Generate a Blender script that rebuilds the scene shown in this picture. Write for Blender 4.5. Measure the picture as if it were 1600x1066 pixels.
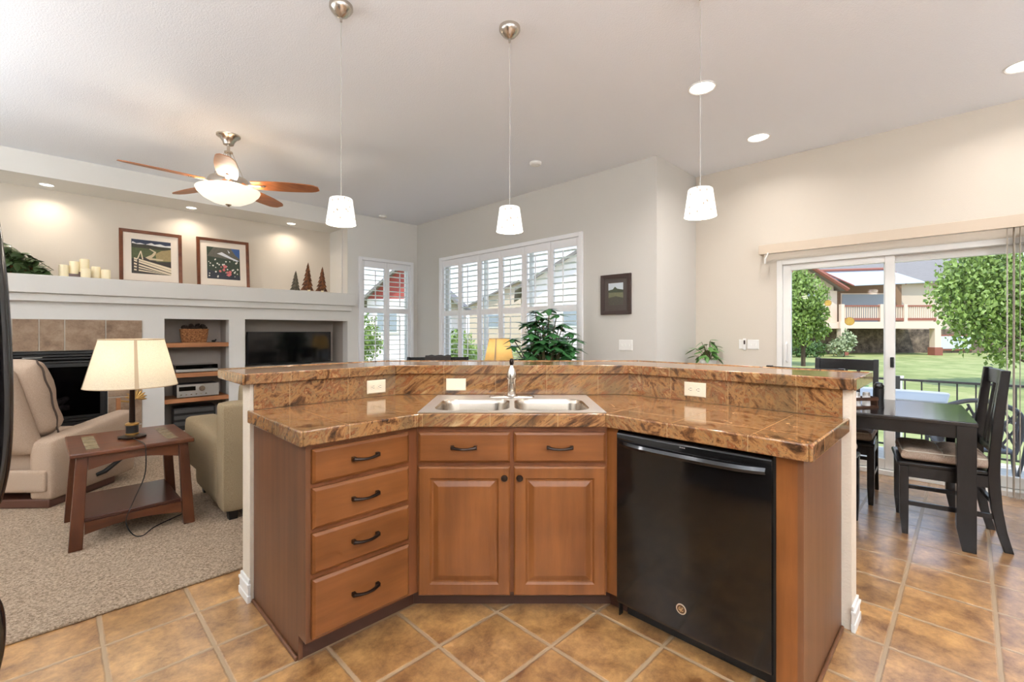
import bpy, bmesh, math, random
from mathutils import Vector, Matrix, Euler

for o in list(bpy.data.objects):
    bpy.data.objects.remove(o, do_unlink=True)
random.seed(7)
SC = bpy.context.scene
COL = SC.collection
R = math.radians
S2 = math.sqrt(2)
CEIL = 3.08

# ------------------------------------------------------------------ camera
cam_d = bpy.data.cameras.new('camera')
cam = bpy.data.objects.new('camera', cam_d)
COL.objects.link(cam)
cam.location = (0, 0, 1.29)
cam.rotation_euler = (R(90), 0, R(-45))
cam_d.sensor_width = 36
cam_d.lens = 715 / 1600 * 36
cam_d.shift_y = -15 / 1600
cam_d.clip_end = 400
SC.camera = cam

# ------------------------------------------------------------------ world, sun, exposure
w = bpy.data.worlds.new('sky')
SC.world = w
w.use_nodes = True
nt = w.node_tree
nt.nodes.clear()
wo = nt.nodes.new('ShaderNodeOutputWorld')
bg = nt.nodes.new('ShaderNodeBackground')
tc = nt.nodes.new('ShaderNodeTexCoord')
sp = nt.nodes.new('ShaderNodeSeparateXYZ')
rp = nt.nodes.new('ShaderNodeValToRGB')
nt.links.new(tc.outputs['Generated'], sp.inputs[0])
nt.links.new(sp.outputs['Z'], rp.inputs[0])
nt.links.new(rp.outputs[0], bg.inputs[0])
nt.links.new(bg.outputs[0], wo.inputs[0])
rp.color_ramp.elements[0].position = 0.0
rp.color_ramp.elements[0].color = (0.86, 0.91, 0.98, 1)
rp.color_ramp.elements[1].position = 0.6
rp.color_ramp.elements[1].color = (0.42, 0.62, 0.95, 1)
bg.inputs[1].default_value = 2.0

sun_d = bpy.data.lights.new('sun', 'SUN')
sun = bpy.data.objects.new('sun', sun_d)
COL.objects.link(sun)
sun_d.energy = 4.4
sun_d.angle = R(1.0)
sun_d.color = (1, 0.95, 0.86)
sun.rotation_euler = Vector((0.45, 0.12, -0.86)).to_track_quat('-Z', 'Y').to_euler()

vs = SC.view_settings
vs.view_transform = 'Standard'
vs.look = 'None'
vs.gamma = 1
vs.use_curve_mapping = False
vs.exposure = 0.06


def area_light(name, loc, size, power, color=(1, 0.93, 0.84), rot=(0, 0, 0), shape='DISK', size_y=None, spread=180):
    d = bpy.data.lights.new(name, 'AREA')
    d.shape = shape
    d.size = size
    if size_y:
        d.size_y = size_y
    d.energy = power
    d.color = color
    d.spread = R(spread)
    o = bpy.data.objects.new(name, d)
    COL.objects.link(o)
    o.location = loc
    o.rotation_euler = rot
    return o


def point_light(name, loc, power, color=(1, 0.88, 0.72), r=0.05):
    d = bpy.data.lights.new(name, 'POINT')
    d.energy = power
    d.color = color
    d.shadow_soft_size = r
    o = bpy.data.objects.new(name, d)
    COL.objects.link(o)
    o.location = loc
    return o


# added out-of-view fill lights: discs shining down, then two strips aimed up
for i, (x, y) in enumerate([(-0.9, -0.6), (0.5, -0.9), (1.9, -1.2), (0.9, 0.5), (3.3, -1.3), (-1.2, 4.0), (-1.0, 2.2)]):
    area_light('added_ceiling_fill', (x, y, CEIL - 0.012), 0.3, 10, (0.98, 0.98, 1))
area_light('added_strip_uplight', (-1.9, -1.0, 2.35), 0.3, 140, (0.88, 0.94, 1), (R(180), 0, 0), 'RECTANGLE', 3.0)
area_light('added_strip_uplight', (0.6, -2.2, 2.35), 3.0, 150, (0.88, 0.94, 1), (R(180), 0, 0), 'RECTANGLE', 0.3)

area_light('added_bounce_fill', (-0.5, -0.3, 1.75), 0.25, 60, (0.95, 0.98, 1), (R(170), 0, 0))  # added fill bounced off the ceiling, no fixture belongs to it
# added bodiless uplights, out of view near the living room and dining corners
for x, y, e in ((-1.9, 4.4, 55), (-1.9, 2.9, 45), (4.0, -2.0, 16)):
    area_light('added_corner_uplight', (x, y, 1.85), 0.4, e, (0.93, 0.97, 1), (R(180), 0, 0))

# ------------------------------------------------------------------ materials
MATS = {}


def srgb(r, g, b):
    f = lambda c: (c / 255 / 12.92) if c / 255 <= 0.04045 else ((c / 255 + 0.055) / 1.055) ** 2.4
    return (f(r), f(g), f(b), 1)


def new_mat(name):
    m = bpy.data.materials.new(name)
    m.use_nodes = True
    n = m.node_tree.nodes
    b = n['Principled BSDF']
    MATS[name] = m
    return m, n, m.node_tree.links, b


def plain(name, col, rough=0.5, metal=0.0, bump=0.0, bscale=200, spec=0.5, emit=None, estr=0, coat=0, var=0.0, vscale=6):
    m, n, l, b = new_mat(name)
    b.inputs['Base Color'].default_value = col
    b.inputs['Roughness'].default_value = rough
    b.inputs['Metallic'].default_value = metal
    b.inputs['Specular IOR Level'].default_value = spec
    b.inputs['Coat Weight'].default_value = coat
    if emit:
        b.inputs['Emission Color'].default_value = emit
        b.inputs['Emission Strength'].default_value = estr
    t = n.new('ShaderNodeTexCoord')
    if var > 0:
        nz = n.new('ShaderNodeTexNoise')
        nz.inputs['Scale'].default_value = vscale
        nz.inputs['Detail'].default_value = 4
        l.new(t.outputs['Object'], nz.inputs['Vector'])
        mx = n.new('ShaderNodeMix')
        mx.data_type = 'RGBA'
        mx.inputs[6].default_value = [c * (1 - var) for c in col[:3]] + [1]
        mx.inputs[7].default_value = [min(1, c * (1 + var)) for c in col[:3]] + [1]
        l.new(nz.outputs['Fac'], mx.inputs[0])
        l.new(mx.outputs[2], b.inputs['Base Color'])
    if bump > 0:
        nz2 = n.new('ShaderNodeTexNoise')
        nz2.inputs['Scale'].default_value = bscale
        nz2.inputs['Detail'].default_value = 3
        l.new(t.outputs['Object'], nz2.inputs['Vector'])
        bp = n.new('ShaderNodeBump')
        bp.inputs['Strength'].default_value = bump
        bp.inputs['Distance'].default_value = 0.01
        l.new(nz2.outputs['Fac'], bp.inputs['Height'])
        l.new(bp.outputs[0], b.inputs['Normal'])
    return m


def ramp(n, stops):
    r = n.new('ShaderNodeValToRGB')
    e = r.color_ramp.elements
    while len(e) < len(stops):
        e.new(0.5)
    for i, (p, c) in enumerate(stops):
        e[i].position = p
        e[i].color = c
    return r


def wood(name, c1, c2, scale=(30, 30, 2), rough=0.35, spec=0.4, coat=0.0):
    m, n, l, b = new_mat(name)
    t = n.new('ShaderNodeTexCoord')
    mp = n.new('ShaderNodeMapping')
    mp.inputs['Scale'].default_value = scale
    l.new(t.outputs['Object'], mp.inputs[0])
    nz = n.new('ShaderNodeTexNoise')
    nz.inputs['Scale'].default_value = 1.0
    nz.inputs['Detail'].default_value = 6
    nz.inputs['Roughness'].default_value = 0.6
    l.new(mp.outputs[0], nz.inputs['Vector'])
    nz2 = n.new('ShaderNodeTexNoise')
    nz2.inputs['Scale'].default_value = 4.0
    nz2.inputs['Detail'].default_value = 2
    l.new(t.outputs['Object'], nz2.inputs['Vector'])
    ad = n.new('ShaderNodeMath')
    ad.operation = 'MULTIPLY_ADD'
    ad.inputs[1].default_value = 0.6
    l.new(nz.outputs['Fac'], ad.inputs[0])
    m2 = n.new('ShaderNodeMath')
    m2.operation = 'MULTIPLY'
    m2.inputs[1].default_value = 0.4
    l.new(nz2.outputs['Fac'], m2.inputs[0])
    l.new(m2.outputs[0], ad.inputs[2])
    r = ramp(n, [(0.36, c1), (0.64, c2)])
    l.new(ad.outputs[0], r.inputs[0])
    l.new(r.outputs[0], b.inputs['Base Color'])
    b.inputs['Roughness'].default_value = rough
    b.inputs['Specular IOR Level'].default_value = spec
    b.inputs['Coat Weight'].default_value = coat
    return m


def granite(name, rotz, pitch=0.3, off=(0, 0), vertical=False, grain=(0.577, -0.577, 0.577)):
    """veined brown granite tile; joints on a square grid turned by rotz"""
    m, n, l, b = new_mat(name)
    t = n.new('ShaderNodeTexCoord')
    mp = n.new('ShaderNodeMapping')
    mp.inputs['Rotation'].default_value = (0, 0, rotz)
    mp.inputs['Location'].default_value = (off[0], off[1], 0)
    l.new(t.outputs['Object'], mp.inputs[0])
    # streaks
    dt = n.new('ShaderNodeVectorMath')
    dt.operation = 'DOT_PRODUCT'
    dt.inputs[1].default_value = grain
    l.new(t.outputs['Object'], dt.inputs[0])
    sg = n.new('ShaderNodeVectorMath')
    sg.operation = 'SCALE'
    sg.inputs[0].default_value = [-0.80 * c for c in grain]
    l.new(dt.outputs['Value'], sg.inputs[3])
    mv = n.new('ShaderNodeVectorMath')
    mv.operation = 'ADD'
    l.new(t.outputs['Object'], mv.inputs[0])
    l.new(sg.outputs[0], mv.inputs[1])
    n1 = n.new('ShaderNodeTexNoise')
    n1.inputs['Scale'].default_value = 17.0
    n1.inputs['Detail'].default_value = 8
    n1.inputs['Roughness'].default_value = 0.66
    n1.inputs['Distortion'].default_value = 0.5
    l.new(mv.outputs[0], n1.inputs['Vector'])
    r1 = ramp(n, [(0.34, srgb(58, 40, 28)), (0.42, srgb(114, 76, 46)), (0.48, srgb(158, 114, 70)), (0.53, srgb(134, 104, 70)), (0.58, srgb(128, 72, 40)), (0.63, srgb(160, 120, 78)), (0.72, srgb(190, 156, 112))])
    l.new(n1.outputs['Fac'], r1.inputs[0])
    # grey-green clouds
    n2 = n.new('ShaderNodeTexNoise')
    n2.inputs['Scale'].default_value = 5
    n2.inputs['Detail'].default_value = 3
    l.new(mp.outputs[0], n2.inputs['Vector'])
    r2 = ramp(n, [(0.5, (0, 0, 0, 1)), (0.68, (0.55, 0.55, 0.55, 1))])
    l.new(n2.outputs['Fac'], r2.inputs[0])
    mx = n.new('ShaderNodeMix')
    mx.data_type = 'RGBA'
    mx.inputs[7].default_value = srgb(104, 88, 64)
    l.new(r2.outputs[0], mx.inputs[0])
    l.new(r1.outputs[0], mx.inputs[6])
    # dark flecks
    n3 = n.new('ShaderNodeTexNoise')
    n3.inputs['Scale'].default_value = 85
    n3.inputs['Detail'].default_value = 3
    l.new(mp.outputs[0], n3.inputs['Vector'])
    r3 = ramp(n, [(0.30, (0.7, 0.7, 0.7, 1)), (0.40, (0, 0, 0, 1))])
    l.new(n3.outputs['Fac'], r3.inputs[0])
    mx2 = n.new('ShaderNodeMix')
    mx2.data_type = 'RGBA'
    mx2.inputs[7].default_value = srgb(62, 42, 30)
    l.new(r3.outputs[0], mx2.inputs[0])
    l.new(mx.outputs[2], mx2.inputs[6])
    # joints
    sx = n.new('ShaderNodeSeparateXYZ')
    l.new(mp.outputs[0], sx.inputs[0])
    gs = []
    for ax in ((0,) if vertical else (0, 1)):
        d = n.new('ShaderNodeMath')
        d.operation = 'DIVIDE'
        d.inputs[1].default_value = pitch
        l.new(sx.outputs[ax], d.inputs[0])
        fr = n.new('ShaderNodeMath')
        fr.operation = 'FRACT'
        l.new(d.outputs[0], fr.inputs[0])
        lt = n.new('ShaderNodeMath')
        lt.operation = 'LESS_THAN'
        lt.inputs[1].default_value = 0.009
        l.new(fr.outputs[0], lt.inputs[0])
        gs.append(lt)
    g = gs[0].outputs[0]
    if len(gs) == 2:
        mm = n.new('ShaderNodeMath')
        mm.operation = 'MAXIMUM'
        l.new(gs[0].outputs[0], mm.inputs[0])
        l.new(gs[1].outputs[0], mm.inputs[1])
        g = mm.outputs[0]
    mx3 = n.new('ShaderNodeMix')
    mx3.data_type = 'RGBA'
    mx3.inputs[7].default_value = srgb(170, 136, 96)
    l.new(g, mx3.inputs[0])
    l.new(mx2.outputs[2], mx3.inputs[6])
    l.new(mx3.outputs[2], b.inputs['Base Color'])
    b.inputs['Roughness'].default_value = 0.09
    b.inputs['Specular IOR Level'].default_value = 0.55
    return m


def tile_floor(name, pitch, ox, oy, grout, c_lo, c_hi, c_gr, rough):
    m, n, l, b = new_mat(name)
    t = n.new('ShaderNodeTexCoord')
    sx = n.new('ShaderNodeSeparateXYZ')
    nzw = n.new('ShaderNodeTexNoise')
    nzw.inputs['Scale'].default_value = 40
    l.new(t.outputs['Object'], nzw.inputs['Vector'])
    wob = n.new('ShaderNodeVectorMath')
    wob.operation = 'SCALE'
    wob.inputs[3].default_value = 0.006
    l.new(nzw.outputs['Color'], wob.inputs[0])
    ad = n.new('ShaderNodeVectorMath')
    ad.operation = 'ADD'
    l.new(t.outputs['Object'], ad.inputs[0])
    l.new(wob.outputs[0], ad.inputs[1])
    l.new(ad.outputs[0], sx.inputs[0])
    ms, ids = [], []
    for ax, off in ((0, ox), (1, oy)):
        s = n.new('ShaderNodeMath')
        s.operation = 'SUBTRACT'
        s.inputs[1].default_value = off - 10 * pitch
        l.new(sx.outputs[ax], s.inputs[0])
        d = n.new('ShaderNodeMath')
        d.operation = 'DIVIDE'
        d.inputs[1].default_value = pitch
        l.new(s.outputs[0], d.inputs[0])
        fr = n.new('ShaderNodeMath')
        fr.operation = 'FRACT'
        l.new(d.outputs[0], fr.inputs[0])
        fl = n.new('ShaderNodeMath')
        fl.operation = 'FLOOR'
        l.new(d.outputs[0], fl.inputs[0])
        pp = n.new('ShaderNodeMath')
        pp.operation = 'PINGPONG'
        pp.inputs[1].default_value = 0.5
        l.new(d.outputs[0], pp.inputs[0])
        ms.append(pp)
        ids.append(fl)
    mn = n.new('ShaderNodeMath')
    mn.operation = 'MINIMUM'
    l.new(ms[0].outputs[0], mn.inputs[0])
    l.new(ms[1].outputs[0], mn.inputs[1])
    mr = n.new('ShaderNodeMapRange')
    mr.inputs['From Min'].default_value = grout / pitch / 2
    mr.inputs['From Max'].default_value = grout / pitch / 2 + 0.018
    l.new(mn.outputs[0], mr.inputs['Value'])
    cb = n.new('ShaderNodeCombineXYZ')
    l.new(ids[0].outputs[0], cb.inputs[0])
    l.new(ids[1].outputs[0], cb.inputs[1])
    wn = n.new('ShaderNodeTexWhiteNoise')
    l.new(cb.outputs[0], wn.inputs['Vector'])
    # shift the noise per tile
    sc = n.new('ShaderNodeVectorMath')
    sc.operation = 'SCALE'
    sc.inputs[3].default_value = 13.0
    l.new(wn.outputs['Color'], sc.inputs[0])
    av = n.new('ShaderNodeVectorMath')
    av.operation = 'ADD'
    l.new(t.outputs['Object'], av.inputs[0])
    l.new(sc.outputs[0], av.inputs[1])
    nz = n.new('ShaderNodeTexNoise')
    nz.inputs['Scale'].default_value = 9
    nz.inputs['Detail'].default_value = 10
    nz.inputs['Roughness'].default_value = 0.74
    nz.inputs['Distortion'].default_value = 0.15
    l.new(av.outputs[0], nz.inputs['Vector'])
    rc = ramp(n, [(0.33, c_lo), (0.5, [(a + c) / 2 for a, c in zip(c_lo, c_hi)]), (0.66, c_hi)])
    l.new(nz.outputs['Fac'], rc.inputs[0])
    hs = n.new('ShaderNodeHueSaturation')
    vr = n.new('ShaderNodeMapRange')
    vr.inputs['To Min'].default_value = 0.86
    vr.inputs['To Max'].default_value = 1.14
    l.new(wn.outputs['Value'], vr.inputs['Value'])
    l.new(vr.outputs[0], hs.inputs['Value'])
    l.new(rc.outputs[0], hs.inputs['Color'])
    mx = n.new('ShaderNodeMix')
    mx.data_type = 'RGBA'
    mx.inputs[6].default_value = c_gr
    l.new(mr.outputs[0], mx.inputs[0])
    l.new(hs.outputs[0], mx.inputs[7])
    l.new(mx.outputs[2], b.inputs['Base Color'])
    b.inputs['Specular IOR Level'].default_value = 0.85
    b.inputs['Coat Weight'].default_value = 0.8
    b.inputs['Coat Roughness'].default_value = 0.24
    b.inputs['Coat IOR'].default_value = 1.75
    # roughness: grout rough, tile semi-gloss
    rr = n.new('ShaderNodeMapRange')
    rr.inputs['To Min'].default_value = 0.85
    rr.inputs['To Max'].default_value = rough
    l.new(mr.outputs[0], rr.inputs['Value'])
    l.new(rr.outputs[0], b.inputs['Roughness'])
    hsum = n.new('ShaderNodeMath')
    hsum.operation = 'MULTIPLY_ADD'
    hsum.inputs[1].default_value = 0.35
    l.new(nz.outputs['Fac'], hsum.inputs[0])
    l.new(mr.outputs[0], hsum.inputs[2])
    bp = n.new('ShaderNodeBump')
    bp.inputs['Strength'].default_value = 0.55
    bp.inputs['Distance'].default_value = 0.006
    l.new(hsum.outputs[0], bp.inputs['Height'])
    l.new(bp.outputs[0], b.inputs['Normal'])
    return m


def speckle(name, cols, scale, rough=1.0, bump=0.0, dist=0.01, detail=2):
    m, n, l, b = new_mat(name)
    t = n.new('ShaderNodeTexCoord')
    nz = n.new('ShaderNodeTexNoise')
    nz.inputs['Scale'].default_value = scale
    nz.inputs['Detail'].default_value = detail
    nz.inputs['Roughness'].default_value = 0.7
    l.new(t.outputs['Object'], nz.inputs['Vector'])
    k = len(cols)
    r = ramp(n, [(0.32 + 0.36 * i / (k - 1), c) for i, c in enumerate(cols)])
    l.new(nz.outputs['Fac'], r.inputs[0])
    l.new(r.outputs[0], b.inputs['Base Color'])
    b.inputs['Roughness'].default_value = rough
    b.inputs['Specular IOR Level'].default_value = 0.2
    if bump:
        bp = n.new('ShaderNodeBump')
        bp.inputs['Strength'].default_value = bump
        bp.inputs['Distance'].default_value = dist
        l.new(nz.outputs['Fac'], bp.inputs['Height'])
        l.new(bp.outputs[0], b.inputs['Normal'])
    return m


def glass(name, tint=(1, 1, 1, 1), gloss=1.0):
    m = bpy.data.materials.new(name)
    m.use_nodes = True
    n, l = m.node_tree.nodes, m.node_tree.links
    n.clear()
    o = n.new('ShaderNodeOutputMaterial')
    mx = n.new('ShaderNodeMixShader')
    tr = n.new('ShaderNodeBsdfTransparent')
    tr.inputs[0].default_value = tint
    gl = n.new('ShaderNodeBsdfGlossy')
    gl.inputs['Roughness'].default_value = 0.0
    gl.inputs['Color'].default_value = (gloss, gloss, gloss, 1)
    fr = n.new('ShaderNodeFresnel')
    fr.inputs[0].default_value = 1.12
    l.new(fr.outputs[0], mx.inputs[0])
    l.new(tr.outputs[0], mx.inputs[1])
    l.new(gl.outputs[0], mx.inputs[2])
    l.new(mx.outputs[0], o.inputs[0])
    MATS[name] = m
    return m


def shade_fabric(name, col):
    m = bpy.data.materials.new(name)
    m.use_nodes = True
    n, l = m.node_tree.nodes, m.node_tree.links
    n.clear()
    o = n.new('ShaderNodeOutputMaterial')
    mx = n.new('ShaderNodeMixShader')
    mx.inputs[0].default_value = 0.5
    d = n.new('ShaderNodeBsdfDiffuse')
    tr = n.new('ShaderNodeBsdfTranslucent')
    nz = n.new('ShaderNodeTexNoise')
    nz.inputs['Scale'].default_value = 120
    r = ramp(n, [(0.35, [c * 0.78 for c in col[:3]] + [1]), (0.65, col)])
    l.new(nz.outputs['Fac'], r.inputs[0])
    l.new(r.outputs[0], d.inputs[0])
    l.new(r.outputs[0], tr.inputs[0])
    l.new(d.outputs[0], mx.inputs[1])
    l.new(tr.outputs[0], mx.inputs[2])
    l.new(mx.outputs[0], o.inputs[0])
    MATS[name] = m
    return m


def pendant_glass(name):
    """lit frosted glass with a few brown flecks"""
    m, n, l, b = new_mat(name)
    t = n.new('ShaderNodeTexCoord')
    mp = n.new('ShaderNodeMapping')
    mp.inputs['Scale'].default_value = (60, 60, 34)
    l.new(t.outputs['Object'], mp.inputs[0])
    v = n.new('ShaderNodeTexVoronoi')
    v.inputs['Scale'].default_value = 1.0
    l.new(mp.outputs[0], v.inputs['Vector'])
    r = ramp(n, [(0.14, srgb(150, 112, 62)), (0.26, (1, 0.985, 0.95, 1))])
    l.new(v.outputs['Distance'], r.inputs[0])
    l.new(r.outputs[0], b.inputs['Emission Color'])
    b.inputs['Emission Strength'].default_value = 1.0
    b.inputs['Base Color'].default_value = (0.25, 0.24, 0.22, 1)
    return m


paint = plain('wall_paint', srgb(207, 204, 198), 0.9, bump=0.12, bscale=160, spec=0.2)
paint_warm = plain('wall_paint_warm', srgb(212, 203, 190), 0.9, bump=0.12, bscale=160, spec=0.2)
white_wall = plain('mantel_paint', srgb(224, 222, 217), 0.85, bump=0.08, bscale=160, spec=0.2)
ceil_m = plain('ceiling_paint', srgb(240, 243, 249), 0.95, bump=0.3, bscale=110, spec=0.1)
white = plain('white_trim', srgb(236, 235, 231), 0.45)
shutter_m = plain('shutter_white', srgb(246, 247, 250), 0.4)
cream = plain('cream_plastic', srgb(236, 222, 196), 0.4)
valance_m = plain('valance_cream', srgb(202, 186, 166), 0.6)
vane_m = plain('vane_fabric', srgb(206, 196, 182), 0.7)
cab = wood('cabinet_maple', srgb(104, 59, 25), srgb(135, 82, 40), (16, 16, 1.6), 0.33)
cab_h = wood('cabinet_maple_across', srgb(104, 59, 25), srgb(134, 81, 40), (1.6, 16, 16), 0.33)
cab_shade = wood('cabinet_frame_shade', srgb(100, 56, 30), srgb(130, 76, 42), (16, 16, 1.6), 0.4)  # darker maple: the shade on the face frame is in the colour
cab_side = wood('cabinet_end_veneer', srgb(94, 59, 37), srgb(118, 77, 49), (24, 24, 1.0), 0.38)
toe = plain('toe_kick', srgb(70, 40, 26), 0.5)
bronze = plain('dark_bronze', srgb(48, 36, 30), 0.32, 0.8)
steel = plain('stainless_steel', srgb(214, 208, 200), 0.36, 0.75)
steel_shade = plain('stainless_bowl_shade', srgb(172, 162, 150), 0.27, 1.0)  # darker sink steel: shade and brown reflections inside the bowls put into the colour
nickel = plain('brushed_nickel', srgb(196, 188, 178), 0.25, 1.0)
black_gloss = plain('black_enamel', srgb(16, 15, 15), 0.1, spec=0.5)
black_sat = plain('black_satin', srgb(18, 17, 17), 0.4)
black_paint = wood('black_wood', srgb(17, 16, 17), srgb(27, 25, 26), (30, 30, 2), 0.26)
tabletop_m = wood('black_table_top', srgb(20, 19, 20), srgb(30, 28, 29), (3, 30, 30), 0.12, 0.6)
gran_c = granite('granite_centre', R(45), 0.305, (0.1, 0.02))
gran_l = granite('granite_left', 0, 0.305, (0.08, 0.12))
gran_r = granite('granite_right', R(0), 0.305, (0.21, 0.05), grain=(0.577, 0.577, 0.577))
tile = tile_floor('floor_tile', 0.324, 2.412, 0.243, 0.011, srgb(108, 68, 36), srgb(200, 152, 94), srgb(160, 132, 98), 0.28)
carpet_m = speckle('carpet_pile', [srgb(140, 110, 84), srgb(220, 192, 162), srgb(255, 238, 212)], 105, 1.0, 1.0, 0.03, 6)
surround_m = speckle('fireplace_tile', [srgb(120, 98, 80), srgb(150, 126, 104), srgb(170, 148, 126)], 9, 0.6, 0.2, 0.004, 6)
grout_m = plain('grout', srgb(186, 176, 162), 0.9)
oak = wood('shelf_oak', srgb(150, 96, 58), srgb(178, 122, 78), (2, 20, 20), 0.5)
cherry = wood('end_table_cherry', srgb(66, 34, 19), srgb(104, 57, 31), (3, 18, 18), 0.28, 0.5)
cherry_v = wood('end_table_cherry_upright', srgb(66, 34, 19), srgb(102, 55, 30), (18, 18, 2), 0.3, 0.5)
slate = speckle('slate_inlay', [srgb(86, 76, 58), srgb(122, 108, 82), srgb(146, 128, 98)], 40, 0.35)
rec_m = speckle('recliner_fabric', [srgb(158, 136, 116), srgb(176, 154, 134), srgb(190, 168, 148)], 300, 0.95, 0.2, 0.003)
sofa_m = speckle('sofa_fabric', [srgb(130, 114, 90), srgb(148, 131, 104), srgb(162, 146, 120)], 300, 0.95, 0.2, 0.003)
piping_m = plain('dark_piping', srgb(84, 70, 60), 0.9)
shade_m = shade_fabric('lamp_shade_linen', srgb(244, 234, 212))
shade_warm = shade_fabric('lamp_shade_gold', srgb(240, 206, 140))
shade_trim = plain('shade_trim', srgb(188, 166, 136), 0.8)
brass = plain('aged_brass', srgb(176, 140, 82), 0.35, 0.9)
lens_m = plain('lamp_lens', (1, 1, 1, 1), 0.5, emit=(1, 0.97, 0.92, 1), estr=6)
bowl_m = plain('fan_bowl_glass', srgb(240, 230, 210), 0.4, emit=(1, 0.92, 0.78, 1), estr=0.75)
pend_m = pendant_glass('pendant_glass')
fan_wood = wood('fan_blade_wood', srgb(146, 84, 46), srgb(184, 116, 68), (3, 20, 20), 0.4)
clear = glass('window_glass')
screen_m = plain('tv_screen', srgb(10, 11, 13), 0.08, spec=0.6)
dark_int = plain('firebox_dark', srgb(16, 15, 15), 0.7)
fire_glass = glass('firebox_glass', (0.42, 0.42, 0.45, 1), 0.6)
log_m = speckle('ceramic_log', [srgb(110, 98, 88), srgb(170, 154, 138), srgb(206, 192, 176)], 20, 0.9)
silver = plain('silver_plastic', srgb(176, 172, 166), 0.35, 0.6)
wicker = speckle('wicker', [srgb(92, 58, 36), srgb(146, 98, 62), srgb(176, 126, 82)], 70, 0.8, 0.6, 0.004)
pine = plain('pine_cone', srgb(62, 46, 36), 0.9, var=0.4, vscale=60)
wax = plain('candle_wax', srgb(246, 234, 200), 0.55, emit=srgb(246, 220, 170), estr=0.08)
leaf_d = plain('ivy_leaf', srgb(66, 86, 48), 0.35, var=0.7, vscale=14)
leaf_m = plain('schefflera_leaf', srgb(70, 122, 72), 0.25, var=0.35, vscale=10)
leaf_s = plain('potted_leaf', srgb(88, 136, 66), 0.35, var=0.4, vscale=12)
stem_m = plain('plant_stem', srgb(92, 84, 54), 0.8)
pot_w = plain('white_ceramic', srgb(232, 232, 230), 0.3)
rust = speckle('rusty_tin', [srgb(60, 44, 34), srgb(110, 66, 38), srgb(150, 98, 60)], 26, 0.5)
tin_grey = speckle('patina_tin', [srgb(60, 56, 48), srgb(96, 88, 74), srgb(124, 112, 94)], 26, 0.5)
frame_brown = wood('frame_walnut', srgb(88, 46, 26), srgb(124, 72, 42), (12, 12, 12), 0.4)
frame_dark = plain('frame_dark', srgb(62, 46, 42), 0.45)
mat_board = plain('mat_board', srgb(226, 214, 200), 0.9)
mat_dark = plain('mat_board_dark', srgb(82, 74, 70), 0.9)
cushion_m = speckle('seat_cushion', [srgb(142, 122, 106), srgb(162, 142, 126), srgb(178, 160, 144)], 200, 0.95, 0.15, 0.003)
pipe_light = plain('cushion_piping', srgb(206, 196, 180), 0.9)
deck_m = plain('deck_boards', srgb(206, 196, 182), 0.8, var=0.08)
rail_m = plain('railing_metal', srgb(58, 56, 54), 0.5)
patio_m = plain('patio_metal', srgb(86, 86, 90), 0.45, var=0.15)
patio_top = plain('patio_table_top', srgb(172, 172, 170), 0.4)
lawn_m = speckle('lawn_grass', [srgb(116, 126, 76), srgb(142, 150, 96), srgb(170, 166, 118)], 0.9, 1.0, 0, 0, 8)
leaf_t = plain('tree_leaf', srgb(128, 152, 74), 0.5, var=0.5, vscale=3)
leaf_t2 = plain('tree_leaf_deep', srgb(84, 112, 62), 0.5, var=0.5, vscale=3)
bark = plain('bark', srgb(86, 70, 56), 0.9)
siding = plain('house_siding', srgb(206, 188, 168), 0.85)
siding_w = plain('house_siding_pale', srgb(242, 230, 230), 0.85)
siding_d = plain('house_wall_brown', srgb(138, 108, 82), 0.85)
trim_h = plain('house_trim', srgb(226, 204, 184), 0.8)
redwood = plain('deck_redwood', srgb(150, 92, 76), 0.8)
roof_g = plain('roof_shingle', srgb(128, 122, 118), 0.9, var=0.15, vscale=4)
roof_r = plain('red_gable', srgb(168, 82, 74), 0.9)
stone_m = speckle('stone_veneer', [srgb(66, 58, 52), srgb(112, 98, 86), srgb(152, 134, 116)], 2.4, 0.9, 0.4, 0.05, 6)
pane_m = plain('house_pane', srgb(150, 158, 166), 0.2)
sail_m = plain('awning_cloth', srgb(176, 188, 206), 0.8)
amber = plain('amber_glass', srgb(206, 176, 84), 0.3, var=0.3, vscale=40)
white_black = plain('outlet_slot', srgb(40, 32, 26), 0.6)


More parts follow.
